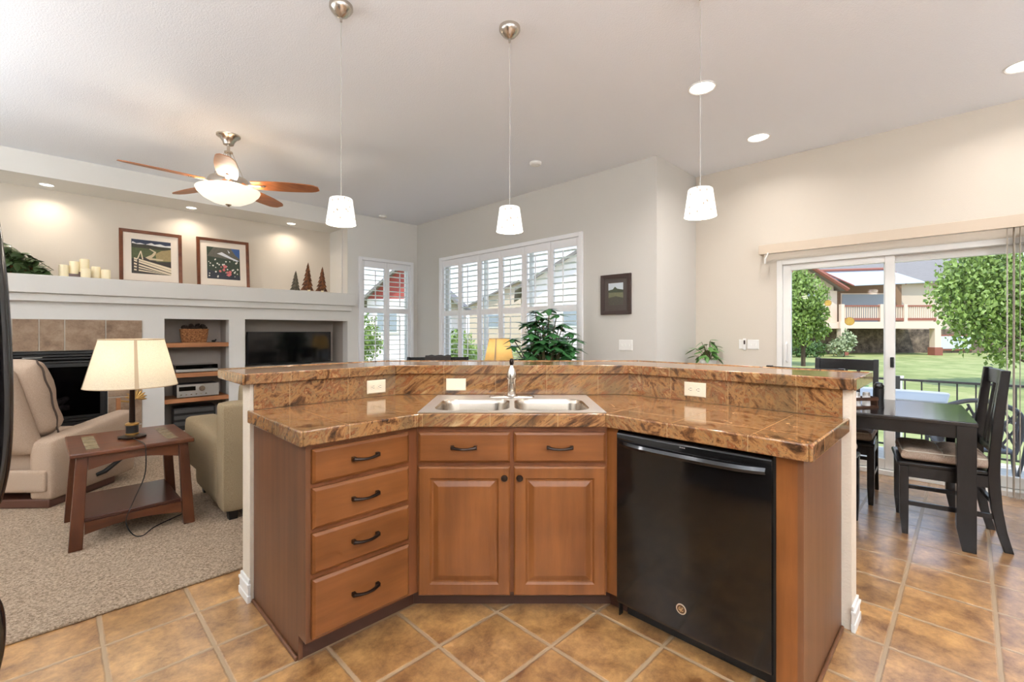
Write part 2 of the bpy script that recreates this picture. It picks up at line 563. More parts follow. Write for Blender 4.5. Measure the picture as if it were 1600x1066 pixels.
# ------------------------------------------------------------------ mesh helpers
class G:
    def __init__(s):
        s.bm = bmesh.new()
        s.mi = 0

    def _mark(s, n):
        s.bm.faces.ensure_lookup_table()
        for f in s.bm.faces[n:]:
            f.material_index = s.mi

    def box(s, a, b, M=None):
        n = len(s.bm.faces)
        x0, y0, z0 = a
        x1, y1, z1 = b
        c = [(x0, y0, z0), (x1, y0, z0), (x1, y1, z0), (x0, y1, z0), (x0, y0, z1), (x1, y0, z1), (x1, y1, z1), (x0, y1, z1)]
        v = [s.bm.verts.new(M @ Vector(p) if M else p) for p in c]
        for f in ((0, 3, 2, 1), (4, 5, 6, 7), (0, 1, 5, 4), (1, 2, 6, 5), (2, 3, 7, 6), (3, 0, 4, 7)):
            s.bm.faces.new([v[i] for i in f])
        s._mark(n)
        return s

    def prism(s, pts, z0, z1, M=None):
        n = len(s.bm.faces)
        A = sum(pts[i][0] * pts[(i + 1) % len(pts)][1] - pts[(i + 1) % len(pts)][0] * pts[i][1] for i in range(len(pts)))
        if A < 0:
            pts = pts[::-1]
        f3 = lambda p, z: (M @ Vector((p[0], p[1], z))) if M else (p[0], p[1], z)
        lo = [s.bm.verts.new(f3(p, z0)) for p in pts]
        hi = [s.bm.verts.new(f3(p, z1)) for p in pts]
        s.bm.faces.new(lo[::-1])
        s.bm.faces.new(hi)
        k = len(pts)
        for i in range(k):
            s.bm.faces.new((lo[i], lo[(i + 1) % k], hi[(i + 1) % k], hi[i]))
        s._mark(n)
        return s

    def poly(s, pts):
        n = len(s.bm.faces)
        s.bm.faces.new([s.bm.verts.new(p) for p in pts])
        s._mark(n)
        return s

    def loft(s, rings, closed=True, cap=True):
        n = len(s.bm.faces)
        V = [[s.bm.verts.new(p) for p in r] for r in rings]
        k = len(V[0])
        for a, b in zip(V[:-1], V[1:]):
            for i in range(k if closed else k - 1):
                j = (i + 1) % k
                s.bm.faces.new((a[i], a[j], b[j], b[i]))
        if cap and closed:
            s.bm.faces.new(V[0][::-1])
            s.bm.faces.new(V[-1])
        s._mark(n)
        return s

    def tube(s, pts, r, k=8, cap=True):
        pts = [Vector(p) for p in pts]
        rs = r if isinstance(r, (list, tuple)) else [r] * len(pts)
        rings = []
        up = None
        for i, p in enumerate(pts):
            t = (pts[min(i + 1, len(pts) - 1)] - pts[max(i - 1, 0)]).normalized()
            if up is None:
                up = Vector((0, 0, 1)) if abs(t.z) < 0.9 else Vector((1, 0, 0))
            x = t.cross(up)
            if x.length < 1e-5:
                x = t.orthogonal()
            x.normalize()
            y = t.cross(x).normalized()
            up = -y if (-y).dot(up) > 0 else y
            rings.append([p + (x * math.cos(2 * math.pi * j / k) + y * math.sin(2 * math.pi * j / k)) * rs[i] for j in range(k)])
        return s.loft(rings, True, cap)

    def lathe(s, prof, c=(0, 0, 0), k=28, M=None, cap=False):
        rings = []
        for r, z in prof:
            ring = []
            for j in range(k):
                p = Vector((c[0] + r * math.cos(2 * math.pi * j / k), c[1] + r * math.sin(2 * math.pi * j / k), c[2] + z))
                ring.append(M @ p if M else p)
            rings.append(ring)
        return s.loft(rings, True, cap)

    def bar(s, path, wx, wy):
        """rectangular bar through (x, y, z) points that run mostly along z"""
        rings = []
        for i, p in enumerate(path):
            sx = wx[i] if isinstance(wx, (list, tuple)) else wx
            sy = wy[i] if isinstance(wy, (list, tuple)) else wy
            x, y, z = p
            rings.append([(x - sx / 2, y - sy / 2, z), (x + sx / 2, y - sy / 2, z), (x + sx / 2, y + sy / 2, z), (x - sx / 2, y + sy / 2, z)])
        return s.loft(rings)

    def pad(s, size, r, M=None, puff=0.0, cuts=8, fn=None):
        """rounded cushion-like block, centred on the origin of M"""
        n = len(s.bm.faces)
        h = Vector(size) / 2
        r = min(r, h.x, h.y, h.z)
        b2 = bmesh.new()
        bmesh.ops.create_cube(b2, size=2)
        bmesh.ops.subdivide_edges(b2, edges=b2.edges[:], cuts=cuts, use_grid_fill=True)
        idx = {}
        for v in b2.verts:
            q = v.co.copy()
            e = Vector([math.copysign(1 - (1 - abs(c)) ** 1.7, c) for c in q])
            p = Vector((e.x * h.x, e.y * h.y, e.z * h.z))
            inn = Vector([max(-(hh - r), min(hh - r, c)) for c, hh in zip(p, h)])
            d = p - inn
            if d.length > 1e-6:
                p = inn + d.normalized() * r
            if puff:
                p.z += puff * (1 - e.x ** 2) * (1 - e.y ** 2) * (1 if q.z > 0 else -1)
            if fn:
                p = fn(p, e)
            idx[v] = s.bm.verts.new(M @ p if M else p)
        for f in b2.faces:
            s.bm.faces.new([idx[v] for v in f.verts])
        b2.free()
        s._mark(n)
        return s

    def panel(s, x0, x1, z0, z1, prof):
        """front panel in the xz plane; prof is a list of (inset, y) rings from the back edge to the middle"""
        n = len(s.bm.faces)
        rings = []
        for i, y in prof:
            rings.append([s.bm.verts.new(p) for p in ((x0 + i, y, z0 + i), (x1 - i, y, z0 + i), (x1 - i, y, z1 - i), (x0 + i, y, z1 - i))])
        for a, b in zip(rings[:-1], rings[1:]):
            for i in range(4):
                j = (i + 1) % 4
                s.bm.faces.new((a[i], a[j], b[j], b[i]))
        s.bm.faces.new(rings[-1])
        s.bm.faces.new(rings[0][::-1])
        s._mark(n)
        return s

    def build(s, name, mats, parent=None, loc=(0, 0, 0), rot=(0, 0, 0), smooth=False, bevel=0, seg=2, subd=0, angle=40):
        bmesh.ops.recalc_face_normals(s.bm, faces=s.bm.faces[:])
        me = bpy.data.meshes.new(name)
        s.bm.to_mesh(me)
        s.bm.free()
        for m in (mats if isinstance(mats, (list, tuple)) else [mats]):
            me.materials.append(m)
        o = bpy.data.objects.new(name, me)
        COL.objects.link(o)
        o.location = loc
        o.rotation_euler = rot
        if parent:
            o.parent = parent
        if smooth or bevel:
            for p in me.polygons:
                p.use_smooth = True
            me.set_sharp_from_angle(angle=R(angle))
        if bevel:
            b = o.modifiers.new('bevel', 'BEVEL')
            b.width = bevel
            b.segments = seg
            b.limit_method = 'ANGLE'
            b.angle_limit = R(35)
            b.harden_normals = False
        if subd:
            sd = o.modifiers.new('subd', 'SUBSURF')
            sd.levels = sd.render_levels = subd
        return o


def tag(o, label, cat, group=None, kind=None):
    o['label'] = label
    o['category'] = cat
    if group:
        o['group'] = group
    if kind:
        o['kind'] = kind
    return o


def thing(name, label, cat, loc=(0, 0, 0), rz=0, group=None):
    o = bpy.data.objects.new(name, None)
    COL.objects.link(o)
    o.location = loc
    o.rotation_euler = (0, 0, rz)
    o.empty_display_size = 0.1
    return tag(o, label, cat, group)


def struct(o, label=None):
    o['kind'] = 'structure'
    if label:
        o['label'] = label
    return o


def dup(root, loc, rz, label=None, group=None):
    r = root.copy()
    COL.objects.link(r)
    r.location = loc
    r.rotation_euler = (0, 0, rz)
    if label:
        r['label'] = label
    if group:
        r['group'] = group
    for ch in list(root.children):
        c = ch.copy()
        COL.objects.link(c)
        c.parent = r
        for g in list(ch.children):
            d = g.copy()
            COL.objects.link(d)
            d.parent = c
    return r


def cw(x, y):
    """a point given right of / in front of the viewer, turned to the house axes"""
    return ((x + y) / S2, (y - x) / S2)


def T(loc=(0, 0, 0), rot=(0, 0, 0), sc=(1, 1, 1)):
    return Matrix.LocRotScale(Vector(loc), Euler([R(a) for a in rot]), Vector(sc))


def wall_grid(g, axis, p0, p1, u0, u1, z0, z1, holes):
    """wall slab with rectangular holes; axis 'x': slab between x=p0..p1 running along y"""
    us = sorted({u0, u1, *[h[0] for h in holes], *[h[1] for h in holes]})
    zs = sorted({z0, z1, *[h[2] for h in holes], *[h[3] for h in holes]})
    us = [u for u in us if u0 <= u <= u1]
    zs = [z for z in zs if z0 <= z <= z1]
    for a, b in zip(us[:-1], us[1:]):
        runs = []
        for c, d in zip(zs[:-1], zs[1:]):
            um, zm = (a + b) / 2, (c + d) / 2
            if any(h[0] < um < h[1] and h[2] < zm < h[3] for h in holes):
                continue
            if runs and abs(runs[-1][1] - c) < 1e-6:
                runs[-1][1] = d
            else:
                runs.append([c, d])
        for c, d in runs:
            if axis == 'x':
                g.box((p0, a, c), (p1, b, d))
            else:
                g.box((a, p0, c), (b, p1, d))
    return g


# ------------------------------------------------------------------ the setting
WX, DX, FY = 4.33, 5.27, 6.60     # window wall, patio door wall, fireplace wall
struct(G().box((-2.6, -2.6, -0.12), (5.43, 6.75, 0)).build('floor', tile), 'square tan stone-look floor tiles with sandy grout')
g = G()
g.box((-2.6, -2.6, CEIL), (5.43, 2.41, CEIL + 0.15))
g.box((-2.6, 2.41, CEIL), (4.49, FY + 0.16, CEIL + 0.15))
struct(g.build('ceiling', ceil_m), 'white textured ceiling')
g = G().box((-2.6, 2.79, 0.0), (WX, FY, 0.014))
car = g.build('carpet', carpet_m, bevel=0.006)
tag(car, 'beige speckled cut-pile carpet of the living room', 'carpet', kind='stuff')

# window wall (big shuttered window) and its return towards the patio door wall
BW = (3.19, 5.91, 0.55, 2.42)      # y0 y1 z0 z1 of the opening
g = wall_grid(G(), 'x', WX, WX + 0.16, 2.41, FY + 0.16, 0, CEIL, [BW])
struct(g.build('wall_window', paint), 'greige wall with the wide shuttered window')
struct(G().box((WX, 2.25, 0), (DX + 0.16, 2.41, CEIL)).build('wall_return', paint), 'short greige return wall beside the patio door')
PD = (-0.45, 1.405, 0.0, 2.02)
g = wall_grid(G(), 'x', DX, DX + 0.16, -2.6, 2.25, 0, CEIL, [PD])
struct(g.build('wall_door', paint_warm), 'warm beige wall with the sliding patio door')
struct(G().box((-2.6, -2.76, 0), (DX + 0.16, -2.6, CEIL)).build('wall_kitchen', paint))
struct(G().box((-2.76, -2.76, 0), (-2.6, 7.3, CEIL)).build('wall_side', paint))

# fireplace wall with its niches
SN = (0.902, 1.557, 0.10, 1.437)
TN = (1.737, 3.11, 0.82, 1.447)
FB = (-0.62, 0.407, 0.27, 1.09)
SW = (3.31, 4.22, 0.60, 2.41)
NZ = 1.852                          # floor of the display niche
g = wall_grid(G(), 'y', FY, FY + 0.16, -2.6, 3.11, 0, 1.80, [SN, TN, FB])
wall_grid(g, 'y', FY, FY + 0.16, 3.11, WX, 0, CEIL, [SW])
g.box((-2.6, FY, 2.85), (3.11, FY + 0.16, CEIL))
g.box((-2.6, FY + 0.16, 2.85), (3.11, 7.33, 2.97))          # niche ceiling
g.box((3.09, FY + 0.16, NZ), (3.25, 7.33, 2.97))            # niche cheek
struct(g.build('wall_fireplace', white_wall), 'white fireplace wall with recessed niches')
g = G().box((-2.6, 7.17, 1.80), (3.25, 7.33, 2.97))
struct(g.build('wall_niche', paint_warm), 'beige back wall of the lit display niche')
g = G()                             # linings of the shelf niche and the television niche
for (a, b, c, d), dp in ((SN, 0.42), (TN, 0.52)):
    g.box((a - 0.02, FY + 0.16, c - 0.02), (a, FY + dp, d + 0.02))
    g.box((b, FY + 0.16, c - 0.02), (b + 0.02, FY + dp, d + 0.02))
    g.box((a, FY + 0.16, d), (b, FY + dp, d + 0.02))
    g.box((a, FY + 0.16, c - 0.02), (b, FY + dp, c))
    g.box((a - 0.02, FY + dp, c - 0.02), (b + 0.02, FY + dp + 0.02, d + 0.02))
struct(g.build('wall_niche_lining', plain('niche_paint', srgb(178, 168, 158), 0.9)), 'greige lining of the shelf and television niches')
g = G()
g.box((-2.6, FY - 0.10, 1.672), (3.19, 7.17, NZ))
g.box((-2.6, FY - 0.06, 1.592), (3.15, FY, 1.672))
struct(g.build('trim_1', white_wall, bevel=0.006), 'white stepped mantel ledge above the fireplace')
# baseboards
def baseboard(name, pts, h=0.1, t=0.014):
    g = G()
    for (a, b), (c, d) in zip(pts[:-1], pts[1:]):
        L = math.hypot(c - a, d - b)
        M = Matrix.Translation((a, b, 0)) @ Matrix.Rotation(math.atan2(d - b, c - a), 4, 'Z')
        g.prism([(0, 0), (L, 0), (L, t), (0, t)], 0, h * 0.72, M)
        g.prism([(0, 0), (L, 0), (L, t * 0.6), (0, t * 0.6)], h * 0.72, h, M)
    return struct(g.build(name, white, bevel=0.003), 'white baseboard')
baseboard('baseboard_door_wall', [(DX, -2.6), (DX, -0.46)])
baseboard('baseboard_door_wall_corner', [(DX, 1.42), (DX, 2.25)])
baseboard('baseboard_return_wall', [(DX, 2.25), (WX, 2.25)])
baseboard('baseboard_window_wall', [(WX, 2.25), (WX, FY)])
baseboard('baseboard_fireplace_wall', [(WX, FY), (0.72, FY)])

# windows: casing and pane; the shutters are things of their own
def window(name, axis, p, u0, u1, z0, z1, nv, label):
    g = G()
    def bx(ua, ub, za, zb, pa, pb):
        if axis == 'x':
            g.box((pa, ua, za), (pb, ub, zb))
        else:
            g.box((ua, pa, za), (ub, pb, zb))
    a, b = p + 0.115, p + 0.155
    bx(u0, u0 + 0.04, z0, z1, a, b); bx(u1 - 0.04, u1, z0, z1, a, b)
    bx(u0 + 0.04, u1 - 0.04, z0, z0 + 0.04, a, b); bx(u0 + 0.04, u1 - 0.04, z1 - 0.04, z1, a, b)
    for i in range(1, nv):
        u = u0 + (u1 - u0) * i / nv
        bx(u - 0.025, u + 0.025, z0 + 0.04, z1 - 0.04, a, b)
    o = struct(g.build(name, white), label)
    g = G()
    bx(u0 + 0.03, u1 - 0.03, z0 + 0.03, z1 - 0.03, p + 0.134, p + 0.138)
    g.build('glass_pane', clear, o)
    # shutter frame round the opening, on the room side
    g = G()
    q0, q1 = p - 0.028, p + 0.03
    e = 0.028
    bx(u0 - e, u0 + 0.022, z0 - e, z1 + e, q0, q1); bx(u1 - 0.022, u1 + e, z0 - e, z1 + e, q0, q1)
    bx(u0 + 0.022, u1 - 0.022, z1 - 0.022, z1 + e, q0, q1); bx(u0 + 0.022, u1 - 0.022, z0 - e, z0 + 0.022, q0, q1)
    g.build('shutter_frame', shutter_m, o, bevel=0.004)
    return o


window('window_1', 'x', WX, *BW, 3, 'wide window behind six white shutter panels')
window('window_2', 'y', FY, *SW, 1, 'narrow window beside the fireplace wall')


def shutter(label, group, loc, rz, W, H):
    """plantation shutter panel in its own frame: x across, z up, y towards outside"""
    t = thing('window_shutter', label, 'shutter', loc, rz, group)
    st, d = 0.048, 0.03
    zm = 0.955                      # middle rail height above the panel bottom
    g = G()
    g.box((0.002, 0, 0), (st, d, H)); g.box((W - st, 0, 0), (W - 0.002, d, H))
    g.box((st, 0, 0), (W - st, d, 0.10)); g.box((st, 0, H - 0.10), (W - st, d, H)); g.box((st, 0, zm), (W - st, d, zm + 0.08))
    g.build('panel_frame', shutter_m, t, bevel=0.003)
    for za, zb in ((0.10, zm), (zm + 0.08, H - 0.10)):
        g = G()
        n = max(2, round((zb - za) / 0.078))
        for i in range(n):
            z = za + (zb - za) * (i + 0.5) / n
            M = T((0, d / 2, z), (-5, 0, 0))
            rings = []
            for x in (st + 0.003, W - st - 0.003):
                rings.append([M @ Vector((x, y, h)) for y, h in ((-0.042, 0), (-0.02, 0.0045), (0.02, 0.0045), (0.042, 0), (0.02, -0.0045), (-0.02, -0.0045))])
            g.loft(rings)
        g.build('louver_bank', shutter_m, t)
        g = G().box((W / 2 - 0.006, -0.038, za + 0.02), (W / 2 + 0.006, -0.026, zb - 0.035))
        g.build('tilt_rod', shutter_m, t)
    for z in (0.25, H - 0.25):
        G().tube([(0.004, -0.004, z - 0.03), (0.004, -0.004, z + 0.03)], 0.005).build('hinge', shutter_m, t)
    return t


n6 = 6
W6 = (BW[1] - BW[0] - 0.044) / n6
ords = ['leftmost', 'second from left', 'third from left', 'fourth from left', 'fifth from left', 'rightmost']
notes = ['next to the room corner', 'with green tree behind it', 'behind the dark chair rail side', 'behind the gold lamp', 'behind the top of the big plant', 'right of the big plant']
for i in range(n6):
    y = BW[1] - 0.022 - i * W6      # panel's left stile, seen from the room
    shutter('white louvered shutter, %s of six in the wide window' % ords[i], 'shutters in the wide window', (WX, y, BW[2] + 0.024), R(-90), W6, BW[3] - BW[2] - 0.048)
W2 = (SW[1] - SW[0] - 0.044) / 2
for i in range(2):
    shutter('white louvered shutter, %s of the pair in the narrow window by the mantel' % ('left' if i == 0 else 'right'), 'shutters in the narrow window', (SW[0] + 0.022 + i * W2, FY, SW[2] + 0.024), 0, W2, SW[3] - SW[2] - 0.048)

# sliding patio door
g = G()
y0, y1, z1 = PD[0], PD[1], PD[3]
for a, b in ((y0, y0 + 0.05), (y1 - 0.05, y1)):
    g.box((DX - 0.015, a, 0), (DX + 0.15, b, z1))
g.box((DX - 0.015, y0 + 0.05, z1 - 0.05), (DX + 0.15, y1 - 0.05, z1))
g.box((DX - 0.01, y0 + 0.05, 0), (DX + 0.15, y1 - 0.05, 0.045))
door = struct(g.build('door_1', white, bevel=0.004), 'white sliding glass patio door')
for nm, a, b, x in (('sliding_panel', 0.47, y1 - 0.05, DX + 0.02), ('fixed_panel', y0 + 0.05, 0.555, DX + 0.075)):
    g = G()
    za, zb, s = 0.05, z1 - 0.05, 0.07
    g.box((x, a, za), (x + 0.045, a + s, zb)); g.box((x, b - s, za), (x + 0.045, b, zb))
    g.box((x, a + s, za), (x + 0.045, b - s, za + 0.09)); g.box((x, a + s, zb - 0.06), (x + 0.045, b - s, zb))
    p = g.build(nm, white, door, bevel=0.004)
    G().box((x + 0.02, a + s - 0.01, za + 0.08), (x + 0.024, b - s + 0.01, zb - 0.05)).build('glass_pane', clear, p)
g = G().tube([(DX + 0.02, 1.318, 0.98), (DX - 0.025, 1.318, 1.0), (DX - 0.03, 1.318, 1.08), (DX - 0.025, 1.318, 1.16), (DX + 0.02, 1.318, 1.18)], 0.009)
g.build('door_handle', white, door, smooth=True)
G().box((DX - 0.02, 0.475, 0.97), (DX + 0.02, 0.50, 1.06)).build('latch', black_sat, door, bevel=0.004)

# ------------------------------------------------------------------ island
LI, RI = Vector((-0.42, 2.06)), Vector((0.42, 2.06))
T22 = math.tan(R(22.5))


def ip(a, d, side):
    """island plan point: a along the wing from the inner corner, d behind the counter's front edge"""
    if side == 'L':
        p = LI + a * Vector((-1, -1)) / S2 + d * Vector((-1, 1)) / S2
    else:
        p = RI + a * Vector((1, -1)) / S2 + d * Vector((1, 1)) / S2
    return p


def ci(d, side):
    return Vector((LI.x - d * T22, LI.y + d)) if side == 'L' else Vector((RI.x + d * T22, RI.y + d))


def W(p):
    return cw(p[0], p[1])


def wpts(ps):
    return [W(p) for p in ps]


AL, AR = 0.505, 0.785
# counter (one continuous worktop) with the sink cut-out
ctr = thing('countertop', 'brown granite tile worktop of the angled island around the sink', 'countertop')
g = G()
g.mi = 0
g.prism(wpts([ip(AL, 0.012, 'L'), ci(0.012, 'L'), ci(0.655, 'L'), ip(AL, 0.655, 'L')]), 0.866, 0.914)
g.mi = 1
g.prism(wpts([ip(AR, 0.012, 'R'), ci(0.012, 'R'), ci(0.655, 'R'), ip(AR, 0.655, 'R')]), 0.866, 0.914)
g.mi = 2
sx0, sx1, sy0, sy1 = -0.41, 0.41, 2.125, 2.655
g.prism(wpts([ci(0.012, 'L'), ci(0.012, 'R'), (RI.x + 0.065 * T22, sy0), (LI.x - 0.065 * T22, sy0)]), 0.866, 0.914)
g.prism(wpts([(LI.x - 0.595 * T22, sy1), (RI.x + 0.595 * T22, sy1), ci(0.655, 'R'), ci(0.655, 'L')]), 0.866, 0.914)
g.prism(wpts([(LI.x - 0.065 * T22, sy0), (sx0, sy0), (sx0, sy1), (LI.x - 0.595 * T22, sy1)]), 0.866, 0.914)
g.prism(wpts([(sx1, sy0), (RI.x + 0.065 * T22, sy0), (RI.x + 0.595 * T22, sy1), (sx1, sy1)]), 0.866, 0.914)
g.build('counter_slab', [gran_l, gran_r, gran_c], ctr)
g = G()
def edge(pa, pb, qa, qb, z0, z1, mi):
    g.mi = mi
    g.prism(wpts([pa, pb, qb, qa]), z0, z1)
edge(ip(AL, 0, 'L'), ci(0, 'L'), ip(AL, 0.012, 'L'), ci(0.012, 'L'), 0.858, 0.918, 0)
edge(ci(0, 'L'), ci(0, 'R'), ci(0.012, 'L'), ci(0.012, 'R'), 0.858, 0.918, 2)
edge(ci(0, 'R'), ip(AR, 0, 'R'), ci(0.012, 'R'), ip(AR, 0.012, 'R'), 0.858, 0.918, 1)
edge(ip(AL, 0, 'L'), ip(AL, 0.655, 'L'), ip(AL + 0.012, 0, 'L'), ip(AL + 0.012, 0.655, 'L'), 0.858, 0.918, 0)
edge(ip(AR, 0, 'R'), ip(AR, 0.655, 'R'), ip(AR + 0.012, 0, 'R'), ip(AR + 0.012, 0.655, 'R'), 0.858, 0.918, 1)
g.build('counter_edge', [gran_l, gran_r, gran_c], ctr, bevel=0.005)

# raised bar
bar = thing('bar_top', 'raised brown granite bar ledge behind the island worktop', 'bar top')
g = G()
B0, B1, BL, BR = 0.655, 1.09, 0.528, 0.81
g.mi = 0
g.prism(wpts([ip(BL, B0, 'L'), ci(B0, 'L'), ci(B1, 'L'), ip(BL, B1, 'L')]), 1.046, 1.086)
g.mi = 1
g.prism(wpts([ip(BR, B0, 'R'), ci(B0, 'R'), ci(B1, 'R'), ip(BR, B1, 'R')]), 1.046, 1.086)
g.mi = 2
g.prism(wpts([ci(B0, 'L'), ci(B0, 'R'), ci(B1, 'R'), ci(B1, 'L')]), 1.046, 1.086)
g.build('bar_slab', [gran_l, gran_r, gran_c], bar)
g = G()
e = 0.012
for (d0, d1) in ((B0 - e, B0), (B1, B1 + e)):
    edge(ip(BL, d0, 'L'), ci(d0, 'L'), ip(BL, d1, 'L'), ci(d1, 'L'), 1.038, 1.09, 0)
    edge(ci(d0, 'L'), ci(d0, 'R'), ci(d1, 'L'), ci(d1, 'R'), 1.038, 1.09, 2)
    edge(ci(d0, 'R'), ip(BR, d0, 'R'), ci(d1, 'R'), ip(BR, d1, 'R'), 1.038, 1.09, 1)
edge(ip(BL, B0 - e, 'L'), ip(BL, B1 + e, 'L'), ip(BL + e, B0 - e, 'L'), ip(BL + e, B1 + e, 'L'), 1.038, 1.09, 0)
edge(ip(BR, B0 - e, 'R'), ip(BR, B1 + e, 'R'), ip(BR + e, B0 - e, 'R'), ip(BR + e, B1 + e, 'R'), 1.038, 1.09, 1)
g.build('bar_edge', [gran_l, gran_r, gran_c], bar, bevel=0.005)

# backsplash tiles on the half wall
g = G()
g.mi = 0
g.prism(wpts([ip(0.485, 0.662, 'L'), ci(0.662, 'L'), ci(0.673, 'L'), ip(0.485, 0.673, 'L')]), 0.915, 1.038)
g.mi = 1
g.prism(wpts([ip(0.77, 0.662, 'R'), ci(0.662, 'R'), ci(0.673, 'R'), ip(0.77, 0.673, 'R')]), 0.915, 1.038)
g.mi = 2
g.prism(wpts([ci(0.662, 'L'), ci(0.662, 'R'), ci(0.673, 'R'), ci(0.673, 'L')]), 0.915, 1.038)
tag(g.build('backsplash', [gran_l, gran_r, gran_c]), 'brown granite backsplash strip between worktop and bar ledge', 'backsplash')
# half wall under the bar
g = G()
H0, H1 = 0.675, 0.79
g.prism(wpts([ip(0.50, H0, 'L'), ci(H0, 'L'), ci(H1, 'L'), ip(0.50, H1, 'L')]), 0, 1.036)
g.prism(wpts([ci(H0, 'L'), ci(H0, 'R'), ci(H1, 'R'), ci(H1, 'L')]), 0, 1.036)
g.prism(wpts([ip(0.80, H0, 'R'), ci(H0, 'R'), ci(H1, 'R'), ip(0.80, H1, 'R')]), 0, 1.036)
struct(g.build('wall_island', plain('half_wall_paint', srgb(222, 210, 192), 0.9, bump=0.25, bscale=90)), 'textured half wall carrying the bar ledge')
for side, a0, nm in (('L', 0.50, 'baseboard_island_left'), ('R', 0.80, 'baseboard_island_right')):
    g = G()
    for t_, za, zb in ((0.016, 0, 0.035), (0.012, 0.035, 0.075), (0.016, 0.075, 0.088), (0.009, 0.088, 0.108)):
        g.prism(wpts([ip(a0, H0 - t_, side), ip(a0 + t_, H0 - t_, side), ip(a0 + t_, H1 + t_, side), ip(a0, H1 + t_, side)]), za, zb)
        g.prism(wpts([ip(a0, H1, side), ip(a0, H1 + t_, side), ip(-0.2, H1 + t_, side), ip(-0.2, H1, side)]), za, zb)
    struct(g.build(nm, white, bevel=0.002), 'white stepped baseboard on the end of the half wall')


def pull(parent, x, z, y, L=0.105):
    """bowed dark bar pull on a drawer front at plane y"""
    pts, rs = [], []
    for i in range(13):
        u = i / 12 * 2 - 1
        pts.append((x + u * L / 2, y - 0.014 - 0.014 * (1 - u * u), z - 0.004 * (1 - u * u) + 0.002))
        rs.append(0.0056 + 0.0026 * u * u)
    g = G().tube(pts, rs, 8)
    for sgn in (-1, 1):
        g.box((x + sgn * L / 2 - 0.007, y - 0.018, z - 0.005), (x + sgn * L / 2 + 0.007, y, z + 0.01))
    return g.build('handle', bronze, parent, smooth=True)


def drawer(parent, x0, x1, z0, z1, y=0.0):
    g = G().panel(x0, x1, z0, z1, [(0, y), (0, y - 0.012), (0.003, y - 0.0145), (0.010, y - 0.0195), (0.012, y - 0.02)])
    d = g.build('drawer', cab_h, parent)
    pull(d, (x0 + x1) / 2, (z0 + z1) / 2, y - 0.02)
    return d


def cab_door(parent, x0, x1, z0, z1, knob_x, y=0.0):
    f = y - 0.02
    g = G().panel(x0, x1, z0, z1, [(0, y), (0, f + 0.006), (0.005, f + 0.001), (0.008, f), (0.052, f), (0.056, f + 0.004), (0.060, f + 0.009), (0.068, f + 0.0095), (0.088, f + 0.002), (0.092, f + 0.001)])
    d = g.build('door', cab, parent)
    kz = z1 - 0.045
    M = T((knob_x, f, kz), (90, 0, 0))
    g = G().lathe([(0.0, 0), (0.007, 0), (0.006, 0.012), (0.013, 0.018), (0.0155, 0.024), (0.013, 0.029), (0.0, 0.031)], k=20, M=M)
    g.build('knob', bronze, d, smooth=True)
    return d


# left wing: drawer cabinet.  local x runs from the outer end to the inner corner, y goes back
o_l = W(ip(0.485, 0.03, 'L'))
dc = thing('drawer_cabinet', 'reddish maple four-drawer base cabinet of the island, beside the sink cabinet', 'cabinet', (o_l[0], o_l[1], 0), R(0))
Lx = 0.485 + 0.0                     # to a=0 ; the face runs on to the mitred corner
xin = 0.485 + (-0.03 * T22) * -1     # inner corner of the face plane
ic = lambda d: 0.485 + d * T22       # x of the mitre line at depth d behind the counter edge
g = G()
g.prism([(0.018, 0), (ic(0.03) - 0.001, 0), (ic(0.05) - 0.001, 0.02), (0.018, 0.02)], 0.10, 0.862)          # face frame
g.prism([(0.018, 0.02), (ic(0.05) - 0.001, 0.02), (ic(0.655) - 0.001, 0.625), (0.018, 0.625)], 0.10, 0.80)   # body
g.build('face_frame', cab_shade, dc)
g = G()
g.prism([(0, 0), (0.018, 0), (0.018, 0.638), (0, 0.638)], 0.10, 0.862)
g.prism([(0, 0.075), (0.018, 0.075), (0.018, 0.638), (0, 0.638)], 0, 0.10)
g.build('end_panel', cab_side, dc)
G().prism([(0.018, 0.078), (ic(0.108) - 0.001, 0.078), (ic(0.128) - 0.001, 0.098), (0.018, 0.098)], 0, 0.10).build('toe_kick', toe, dc)
g = G().box((-0.012, 0.075, 0), (0, 0.63, 0.018))
g.build('base_shoe', cab_side, dc, bevel=0.004)
for z0, z1 in ((0.707, 0.839), (0.534, 0.689), (0.361, 0.516), (0.113, 0.340)):
    drawer(dc, 0.02, 0.445, z0, z1)

# centre: sink base
o_c = W((0, 2.09))
sb = thing('sink_cabinet', 'reddish maple sink base cabinet with two raised-panel doors, centre of the island', 'cabinet', (o_c[0], o_c[1], 0), R(-45))
hx = 0.42 + 0.03 * T22
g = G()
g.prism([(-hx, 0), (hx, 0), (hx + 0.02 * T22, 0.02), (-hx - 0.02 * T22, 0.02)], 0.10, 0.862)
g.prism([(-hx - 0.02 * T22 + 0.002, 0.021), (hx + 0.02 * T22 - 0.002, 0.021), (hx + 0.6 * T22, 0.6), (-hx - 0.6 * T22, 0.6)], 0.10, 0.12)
g.build('face_frame', cab_shade, sb)
hk = 0.42 + 0.108 * T22
G().prism([(-hk, 0.078), (hk, 0.078), (hk + 0.01, 0.098), (-hk - 0.01, 0.098)], 0, 0.10).build('toe_kick', toe, sb)
for x0, x1, kx in ((-0.425, -0.0085, -0.034), (0.0085, 0.425, 0.034)):
    drawer(sb, x0, x1, 0.695, 0.832)
    cab_door(sb, x0, x1, 0.092, 0.677, kx)

